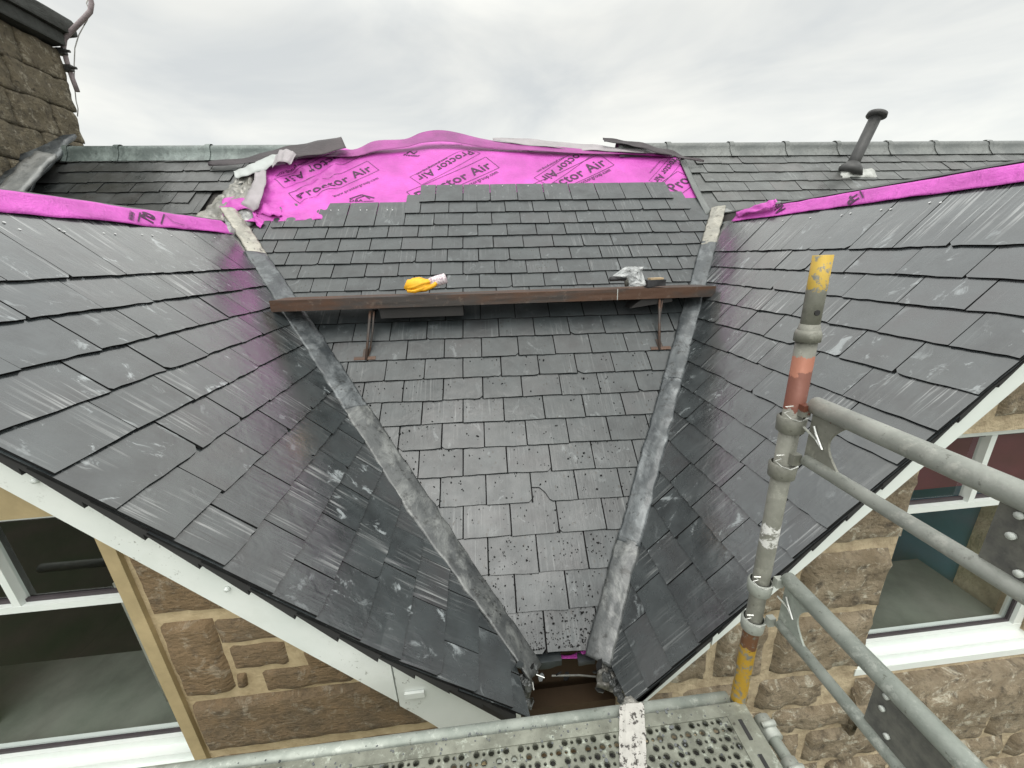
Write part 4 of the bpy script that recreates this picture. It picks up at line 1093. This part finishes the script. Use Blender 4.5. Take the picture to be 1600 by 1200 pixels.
rub = [(812, 1062, 1.42, .022), (822, 1070, 1.40, .026), (808, 1076, 1.37, .020), (826, 1050, 1.45, .018), (815, 1090, 1.33, .022), (806, 1098, 1.31, .018), (835, 1047, 1.47, .020),
       (822, 1100, 1.30, .020), (948, 1058, 1.46, .022), (958, 1068, 1.43, .018), (952, 1045, 1.5, .024), (966, 1080, 1.38, .02), (944, 1036, 1.52, .02), (972, 1092, 1.34, .02)]
for k, (x, y, Y, r) in enumerate(rub): lump('mortar_lump', x, y, Y, r * 1.15, 'lead_dirty', house, seed=k * 3, sq=(1, 1, 1.1))
for (x, y) in ((822, 1070), (968, 1072)): lump('mortar_bedding', x, y, 1.44, .05, 'lead_dirty', house, seed=x, sq=(.7, .6, 1.6))
# broken slates and nails hanging in the torn eaves
random.seed(21)
for k in range(16):
    x = random.choice((random.uniform(806, 850), random.uniform(806, 840), random.uniform(850, 940), random.uniform(935, 972))); y = random.uniform(1036, 1060) if 845 < x < 930 else random.uniform(1035, 1100)
    c = atY(x, y, random.uniform(1.40, 1.56)); r = random.uniform(.018, .045); ax_ = Vector((random.uniform(-1, 1), random.uniform(-1, 1), random.uniform(-1, 1))).normalized(); bx_ = ax_.orthogonal().normalized(); cx2 = ax_.cross(bx_)
    q = [Vector(c) + (bx_ * math.cos(t_) + cx2 * math.sin(t_) * .6) * r * random.uniform(.6, 1.1) for t_ in (0, 1.1, 2.2, 3.3, 4.4, 5.3)]
    mb = MB(); mb.prism([tuple(p) for p in q], [tuple(p + ax_ * .006) for p in q]); mb.build('broken_slate_piece', random.choice(('slate_edge', 'slate_left', 'lead_dirty')), house)
for (xa, ya, xb, yb) in ((838, 1054, 851, 1059), (819, 1092, 824, 1112), (832, 1066, 834, 1078)):
    mb = MB(); mb.tube([atY(xa, ya, 1.37), atY(xb, yb, 1.35)], .0028, 6); mb.build('loose_nail', 'bright_wire', house)
# ragged foot of the right valley
patch('valley_foot', MF, [(930, 1075), (985, 1088), (990, 1010), (935, 1010)], 'rubble', .03, .03, 30, 24, seed=50, thick=-.02)

# ------------------------------------------------------------------ steel roof walkway
plank = thing('roof_walkway', 'long rusty steel walkway rail on two brackets across the slated valley', 'roof walkway', (0.2, 3.3, -.45))
pA, pB = atY(420, 470, 3.3), atY(1119, 447, 3.3); dX = (pB - pA); Lw = np.linalg.norm(dX); dX /= Lw
def wp(s, y, z): return pA + dX * s + np.array([0, y, z])
mb = MB()
def bar(mb, s0, s1, y0, y1, z0, z1):
    c = [wp(s, y, z) for z in (z0, z1) for y in (y0, y1) for s in (s0, s1)]
    mb.add(c, [(0, 2, 3, 1), (4, 5, 7, 6), (0, 1, 5, 4), (2, 6, 7, 3), (0, 4, 6, 2), (1, 3, 7, 5)])
NS = 40
def railface(i, j):
    s = Lw * i; return wp(s, .0 + .002 * nz(s * 6, j * 3), -.088 + .088 * j + .0015 * nz(s * 9, j * 4, 5))
mb.grid(railface, NS * 2, 4, thick=(0, .008, 0)); mb.build('front_rail', 'rust', plank)
mb = MB(); bar(mb, .004, Lw - .004, .009, .30, -.012, -.004); mb.build('tread_plate', 'rust', plank)
mb = MB(); bar(mb, .0, Lw, .262, .27, -.06, -.0125); mb.build('rear_rail', 'rust', plank)
sb = np.linalg.norm(atY(965, 452, 3.3) - pA)
mb = MB(); bar(mb, sb - .003, sb + .003, -.004, -.0005, -.086, .004); mb.build('joint_line', 'bright_wire', plank)
for (fx, fy, tx) in ((572, 563, 577), (1030, 547, 1033)):
    ft = MF.P3(fx, fy, .03); tp = atY(tx, 488 if fx < 800 else 464, 3.3) + np.array([0, .03, 0])
    b_ = MB(); b_.tube([ft, tp], .011, 8)
    ft2 = MF.P(*[MF.at(fx, fy)[0], MF.at(fx, fy)[1] + .42], .03); b_.tube([tp + np.array([.03, 0, 0]), ft + (tp - ft) * .5 + np.array([.02, .05, 0]), ft + np.array([.01, .03, .0])], .008, 8)
    b_.tube([tp, tp + np.array([0, .22, -.01])], .012, 8)
    bo = b_.build('bracket', 'rust', plank, smooth=True)
    f_ = MB(); a, b = MF.at(fx, fy)
    for q0, q1, r0, r1 in ((-.085, .085, -.02, .012), (-.02, .02, .0125, .09)):
        f_.prism([MF.P(a + x, b + y, .022) for x, y in ((q0, r0), (q1, r0), (q1, r1), (q0, r1))], [MF.P(a + x, b + y, .036) for x, y in ((q0, r0), (q1, r0), (q1, r1), (q0, r1))])
    f_.build('foot_plate', 'rust', bo)
mb = MB(); s0 = np.linalg.norm(atY(590, 480, 3.3) - pA); s1 = np.linalg.norm(atY(722, 480, 3.3) - pA)
bar(mb, s0, s1, .03, .28, -.175, -.09); mb.build('support_board', 'dark_timber', plank)
mb = MB(); s0 = np.linalg.norm(atY(985, 480, 3.3) - pA); s1 = np.linalg.norm(atY(1050, 480, 3.3) - pA)
c = [wp(s0 + .1, .02, -.09), wp(s1, .02, -.09), wp(s1, .02, -.12), wp(s0, .02, -.165)]; mb.prism(c, [p + np.array([0, .2, 0]) for p in c][::1]); mb.build('support_board', 'dark_timber', plank)

# things lying on the walkway
gz = -.003
def on_walk(px, py_=None):      # distance along the rail under an image column
    return np.linalg.norm(atY(px, 458, 3.3) - pA)
glv = thing('work_glove', 'bright yellow work glove with pale speckled cuff lying on the rusty walkway', 'glove', tuple(wp(on_walk(660), .06, gz)))
def sweep(pts, rads, mt, name, parent, seed=0, seg=14, flat=1.0):
    mb = MB(); mb.tube(pts, rads, seg); 
    V = []
    for v_ in mb.v:
        k = nz(v_[0] * 40, v_[1] * 40 + seed, v_[2] * 40) * .006; V.append((v_[0] + k, v_[1], v_[2] + k))
    mb.v = V; return mb.build(name, mt, parent, smooth=True)
gp = lambda x, y, Y=3.40: atY(x, y, Y)
sweep([gp(634, 452), gp(640, 446), gp(652, 446), gp(664, 446), gp(674, 443)], [.022, .050, .056, .052, .040], 'glove_yellow', 'palm', glv)
for k, pts in enumerate(([(636, 455), (648, 455), (662, 450), (672, 447)], [(636, 444), (645, 438), (656, 436), (664, 438)], [(637, 450), (648, 448), (660, 443), (672, 440)], [(652, 453), (664, 452), (678, 446), (682, 442)])):
    sweep([gp(x, y, 3.36 if k != 1 else 3.42) for x, y in pts], [.012, .017, .017, .013], 'glove_yellow', 'finger', glv, seed=k)
sweep([gp(672, 443), gp(683, 439), gp(692, 436), gp(697, 434)], [.042, .043, .043, .040], 'cuff_knit', 'cuff', glv, seed=5)
ham = thing('claw_hammer', 'black-handled hammer with blue neck lying at the right of the walkway', 'hammer', tuple(wp(on_walk(968), .05, gz)))
gh = lambda x, y, Y=3.38: atY(x, y, Y)
sweep([gh(953, 436), gh(960, 436), gh(970, 435), gh(978, 435)], [.020, .019, .018, .022], 'black_rubber', 'grip', ham, seed=8)
mb = MB(); mb.tube([gh(978, 434), gh(979, 440), gh(979, 447)], [.020, .020, .018], 10); mb.build('head', 'galvanised_dark', ham, smooth=True)
bag = MB()
bp = [(957, 431), (972, 420), (980, 416), (1006, 417), (1003, 424), (1010, 445), (1008, 447), (983, 448), (981, 434)]
c0 = np.array([sum(p[0] for p in bp) / len(bp), sum(p[1] for p in bp) / len(bp)])
def bagfn(i, j):
    p = poly_t(bp + [bp[0]], i); q = c0 + (p - c0) * (1 - j) ; Y = 3.37 + .07 * (1 - j) * math.sin(i * 2 * PI) - .05 * j + .03 * nz(i * 9, j * 5, 3)
    return atY(q[0], q[1], Y)
bag.grid(bagfn, 64, 10); bo = bag.build('plastic_bag', 'clear_plastic', None, smooth=False); tag(bo, 'crumpled clear plastic bag between the hammer and the black brush on the walkway', 'plastic bag')
bru = thing('hand_brush', 'black bristle block with tan wooden back at the far right of the walkway', 'brush', tuple(wp(on_walk(1024), .05, gz)))
c = gh(1024, 441); mb = MB(); rough_block(mb, c[0] - .083, c[0] + .083, c[1] - .035, c[1] + .045, c[2] - .034, c[2] + .022, .012, 10, seed=60); mb.build('bristles', 'black_rubber', bru)
mb = MB(); mb.box(c[0] - .055, c[0] + .058, c[1] - .03, c[1] + .04, c[2] + .023, c[2] + .037); mb.build('wooden_back', 'timber_tan', bru)

# ------------------------------------------------------------------ scaffold
SX, SY = .838, .93
scaf = thing('scaffold', 'weathered scaffold upright with yellow and red paint and its ledger tubes beside the right gable', 'scaffold', (SX, SY, -6))
mb = MB(); mb.tube([(SX, SY, -6), (SX, SY, -1.0), (SX, SY, -.245)], .0245, 24); mb.tube([(SX, SY, -.245), (SX, SY, -.225), (SX, SY, -.215)], [.030, .030, .026], 24)
st = mb.build('standard', 'galvanised_standard', scaf, smooth=True)
mb = MB(); mb.tube([(SX, SY, -.24), (SX, SY, -.12), (SX, SY, -.034)], [.0215, .0215, .0215], 24); mb.tube([(SX, SY, -.235), (SX, SY, -.222), (SX, SY, -.2)], [.027, .0265, .022], 24)
mb.build('spigot', 'galvanised_standard', st, smooth=True)
mb = MB(); mb.tube([(SX - .005, SY - .0195, -.170), (SX - .005, SY - .0225, -.170)], .007, 12); mb.build('pin_hole', 'felt_dark', st)
mb = MB(); mb.tube([(-2.6, .945, -1.585), (SX - .03, .945, -1.585)], .0245, 20); mb.build('ledger', 'galvanised_green', scaf, smooth=True)
mb = MB(); mb.tube([(SX + .052, SY - .045, -1.60), (SX + .085, .35, -1.60), (SX + .09, -.4, -1.60)], .020, 18); mb.build('transom', 'galvanised_green', scaf, smooth=True)
for yy in (.845, .72):
    mb = MB(); mb.tube([(SX + .056, yy + .035, -1.60), (SX + .060, yy - .03, -1.60)], .029, 16); mb.tube([(SX + .03, yy, -1.57), (SX + .075, yy, -1.565)], .010, 8); mb.build('coupler', 'galvanised', scaf, smooth=True)
# sockets with bright wire catches
for z in (-.475, -.62, -1.045, -1.20):
    mb = MB(); mb.tube([(SX, SY, z - .028), (SX, SY, z - .022), (SX, SY, z + .016), (SX, SY, z + .022)], [.026, .034, .036, .030], 20, cap=False)
    so = mb.build('socket', 'galvanised_standard' if z > -1 else 'galvanised', st, smooth=True)
    mb = MB(); w0 = np.array([SX, SY, z + .03])
    pts = [(-.024, -.024, .030), (-.040, -.018, .028), (-.026, -.020, .016), (-.042, -.018, .010), (-.028, -.028, -.004), (-.006, -.034, -.012), (.018, -.032, -.006)]
    mb.tube([w0 + np.array(p) for p in pts], .0018, 6); mb.build('wire_catch', 'bright_wire', so)
# lattice guard rails running back along the lift past the camera
def guard(label, z1, z2, r2, x, dark):
    gr = thing('guard_rail', label, 'guard rail', (x, SY - .02, z2 - .05), 'lattice guard rails hooked to the scaffold upright')
    y0, y1 = SY - .035, -.55
    mb = MB(); mb.tube([(x, y0, z1), (x, .2, z1), (x, y1, z1)], .0235, 22); mb.build('top_tube', 'galvanised' if not dark else 'galvanised_green', gr, smooth=True)
    mb = MB(); mb.tube([(x - .004, y0 - .012, z2), (x - .004, y1, z2)], r2, 18); mb.build('bottom_tube', 'galvanised' if not dark else 'galvanised_green', gr, smooth=True)
    def gusset(ya, yb, cut):
        h_ = z1 - z2; n = 14; pts = [(ya, z1 - .01), (ya, z2 + .005)]
        sgn = -1 if yb < ya else 1
        for k in range(n + 1):
            t = k / n; pts.append((yb + (-sgn) * cut * math.sin(t * PI), z2 + .005 + (h_ - .015) * t))
        g_ = MB(); g_.prism([(x - .004, y, z) for y, z in pts], [(x + .002, y, z) for y, z in pts]); return g_
    gusset(y0 - .003, y0 - .115, .05).build('gusset_plate', 'galvanised_standard' if not dark else 'galvanised_green', gr)
    yk = .50 if not dark else .60
    gusset(yk, yk - .16, .0).build('gusset_plate', 'galvanised_dark', gr)
    b_ = MB()
    for k, (dy, dz) in enumerate(((-.03, -.07), (-.055, -.125), (-.03, -.03))):
        b_.tube([(x - .005, yk + dy, z1 + dz), (x - .011, yk + dy, z1 + dz)], .0065, 10)
    build_each(b_, 'bolt', 'bolt_paint', gr, smooth=True)
    h_ = MB(); h_.box(x - .035, x - .012, y0 - .006, y0 + .012, z1 - .03, z1 + .002); h_.box(x - .035, x - .012, y0 - .006, y0 + .012, z2 - .02, z2 + .012)
    c_ = MB(); c_.tube([(x - .030, y0 - .01, z1 - .055), (x - .006, y0 - .03, z1 - .085), (x - .008, y0 - .055, z1 - .10), (x - .008, y0 - .03, z1 - .07), (x - .010, y0 - .02, z1 - .05)], .003, 6)
    c_.build('locking_catch', 'bright_wire', gr)
    build_each(h_, 'hook', 'galvanised' if dark else 'galvanised_standard', gr)
    return gr
guard('upper pair of grey guard rail tubes hooked near the red-painted part of the upright', -.412, -.567, .0165, .865, False)
guard('lower pair of greenish guard rail tubes hooked just above the yellow-painted foot of the upright', -.990, -1.158, .0165, .893, True)

# perforated deck
dk = thing('scaffold_deck', 'perforated galvanised scaffold deck littered with crumbs, under the valley foot', 'scaffold deck', (.2, .5, -1.65))
mb = MB(); DZ = -1.558; x0, x1, y0, y1 = -1.25, .845, -.25, .915
pit = .0245; holes = []
nx_, ny_ = int((x1 - .085 - x0) / pit), int((y1 - .045 - y0) / pit)
hx0, hy1 = x1 - .085 - nx_ * pit, y1 - .04
def ringpts(cx_, cy_, r, z, n=8): return [(cx_ + r * math.cos(2 * PI * k / n + PI / 8), cy_ + r * math.sin(2 * PI * k / n + PI / 8), z) for k in range(n)]
for j in range(ny_):
    for i in range(nx_):
        cx_, cy_ = hx0 + (i + .5) * pit, hy1 - (j + .5) * pit
        if cy_ < .45: continue
        big = (i + j) % 2 == 0
        r = .0092 if big else (.0048 if (i * 7 + j * 3) % 3 else .0)
        s = pit / 2
        sq = [(cx_ + s, cy_ + s * .414), (cx_ + s * .414, cy_ + s), (cx_ - s * .414, cy_ + s), (cx_ - s, cy_ + s * .414), (cx_ - s, cy_ - s * .414), (cx_ - s * .414, cy_ - s), (cx_ + s * .414, cy_ - s), (cx_ + s, cy_ - s * .414)]
        b = len(mb.v)
        if r == 0:
            mb.add([(cx_ - s, cy_ - s, DZ), (cx_ + s, cy_ - s, DZ), (cx_ + s, cy_ + s, DZ), (cx_ - s, cy_ + s, DZ)], [(0, 1, 2, 3)]); continue
        corner = [(cx_ + s, cy_ + s), (cx_ - s, cy_ + s), (cx_ - s, cy_ - s), (cx_ + s, cy_ - s)]
        ring = ringpts(cx_, cy_, r * 1.28, DZ); lip = ringpts(cx_, cy_, r * 1.12, DZ + (.0032 if big else .0015)); inn = ringpts(cx_, cy_, r, DZ - .006)
        # angle of the ring points: 22.5 + 45k, matches the octagon order
        fs = [(k, (k + 1) % 8, 8 + (k + 1) % 8, 8 + k) for k in range(8)]
        fs += [(8 + k, 8 + (k + 1) % 8, 16 + (k + 1) % 8, 16 + k) for k in range(8)] + [(16 + k, 16 + (k + 1) % 8, 24 + (k + 1) % 8, 24 + k) for k in range(8)]
        fs += [(0, 32, 1), (2, 33, 3), (4, 34, 5), (6, 35, 7)]
        mb.add([(x, y, DZ) for x, y in sq] + ring + lip + inn + [(x, y, DZ) for x, y in corner], [f[::-1] if len(f) == 3 else f for f in fs])
hx1 = hx0 + nx_ * pit; hyb = hy1 - ny_ * pit
mb.add([(x0, y0, DZ), (hx1, y0, DZ), (hx1, .46, DZ), (x0, .46, DZ)], [(0, 1, 2, 3)])
mb.build('perforated_sheet', 'deck_steel', dk)
mb = MB()
mb.box(x0, x1, hy1 + .0002, y1, DZ - .05, DZ + .003); mb.box(hx1 + .0002, x1 - .0005, y0, hy1, DZ - .05, DZ + .003)
mb.build('edge_channel', 'deck_steel', dk)
mb = MB()
for yy in (.86, .76, .66): mb.box(x1 - .055, x1 - .043, yy - .06, yy, DZ + .0032, DZ + .006); 
build_each(mb, 'slot', 'felt_dark', dk)
mb = MB(); mb.box(x0, x1, y0, y1 - .01, -1.70, -1.69); mb.build('under_frame', 'galvanised_dark', dk)
# white strip of spattered material lying over the deck
mb = MB()
def stripfn(i, j):
    y = .945 - .55 * i; xc = .455 - .19 * (.945 - y) / .17 * .42; w = .09
    xc = .446 + (y - .945) * .36
    return (xc + (j - .5) * w * (1 + .12 * nz(y * 30, 4)), y, DZ + .012 + .006 * nz(y * 22, j * 5, 2) + .006 * math.sin(j * PI))
mb.grid(stripfn, 40, 8, thick=(0, 0, -.003)); so = mb.build('white_strip', 'strip_white', None, smooth=False)
tag(so, 'crinkled white strip spattered with black crumbs lying across the perforated deck', 'strip')
# slate and mortar crumbs scattered over the deck
cr_m = MB()
for k in range(520):
    x = random.uniform(-.9, .8); y = random.uniform(.6, .93) ; r = random.uniform(.0015, .005)
    if .3 < x < .6 and random.random() < .6: r *= 1.3
    z = DZ + .004 + r * .3 if y < .91 else DZ + .006
    b = [(x + r * math.cos(t) * random.uniform(.6, 1.2), y + r * math.sin(t) * random.uniform(.6, 1.2), z) for t in (0, 1.2, 2.5, 3.8, 5.1)]
    cr_m.prism([(p[0], p[1], z - r * .4) for p in b], b)
co_ = cr_m.build('slate_crumbs', 'slate_left'); co_['kind'] = 'stuff'; tag(co_, 'black slate and mortar crumbs strewn over the scaffold deck', 'debris')
ds = lump('mortar_rubble', 985, 1098, .955, .022, 'rubble', None, seed=77, sq=(1.2, .8, .6)); tag(ds, 'grey lump of broken mortar on the end of the white strip', 'rubble')

cm_ = MB()
vtop = MF.at(850, 560)[1]
for k in range(1500):
    q = random.random() ** 2.0; b = vts[0] + .02 + q * (vtop - vts[0])
    Yb = MF.P(0, b)[1]; xl = (vpt(VL, Yb) - MF.O) @ MF.u; xr = (vpt(VR, Yb) - MF.O) @ MF.u
    e = random.random(); a = xl + (xr - xl) * (e ** 2.2 if random.random() < .45 else (1 - e ** 2.2 if random.random() < .6 else e))
    r = random.uniform(.0018, .0062) * (1 if random.random() < .9 else 1.5); st_ = random.uniform(.25, 1); an = random.uniform(0, PI)
    pts = []
    for t_ in (0, 1.1, 2.3, 3.4, 4.9):
        x, y = r * math.cos(t_) * random.uniform(.7, 1.2), r * st_ * math.sin(t_) * random.uniform(.7, 1.2)
        pts.append((x * math.cos(an) - y * math.sin(an), x * math.sin(an) + y * math.cos(an)))
    hb = .030 if min(a - xl, xr - a) > .10 else .05
    cm_.prism([MF.P(a + x, b + y, hb - .006) for x, y in pts], [MF.P(a + x, b + y, hb + r * .4) for x, y in pts])
co_ = cm_.build('moss_crumbs', 'slate_edge'); co_['kind'] = 'stuff'; tag(co_, 'black moss and mortar crumbs scattered over the lower courses of the middle slope', 'debris')
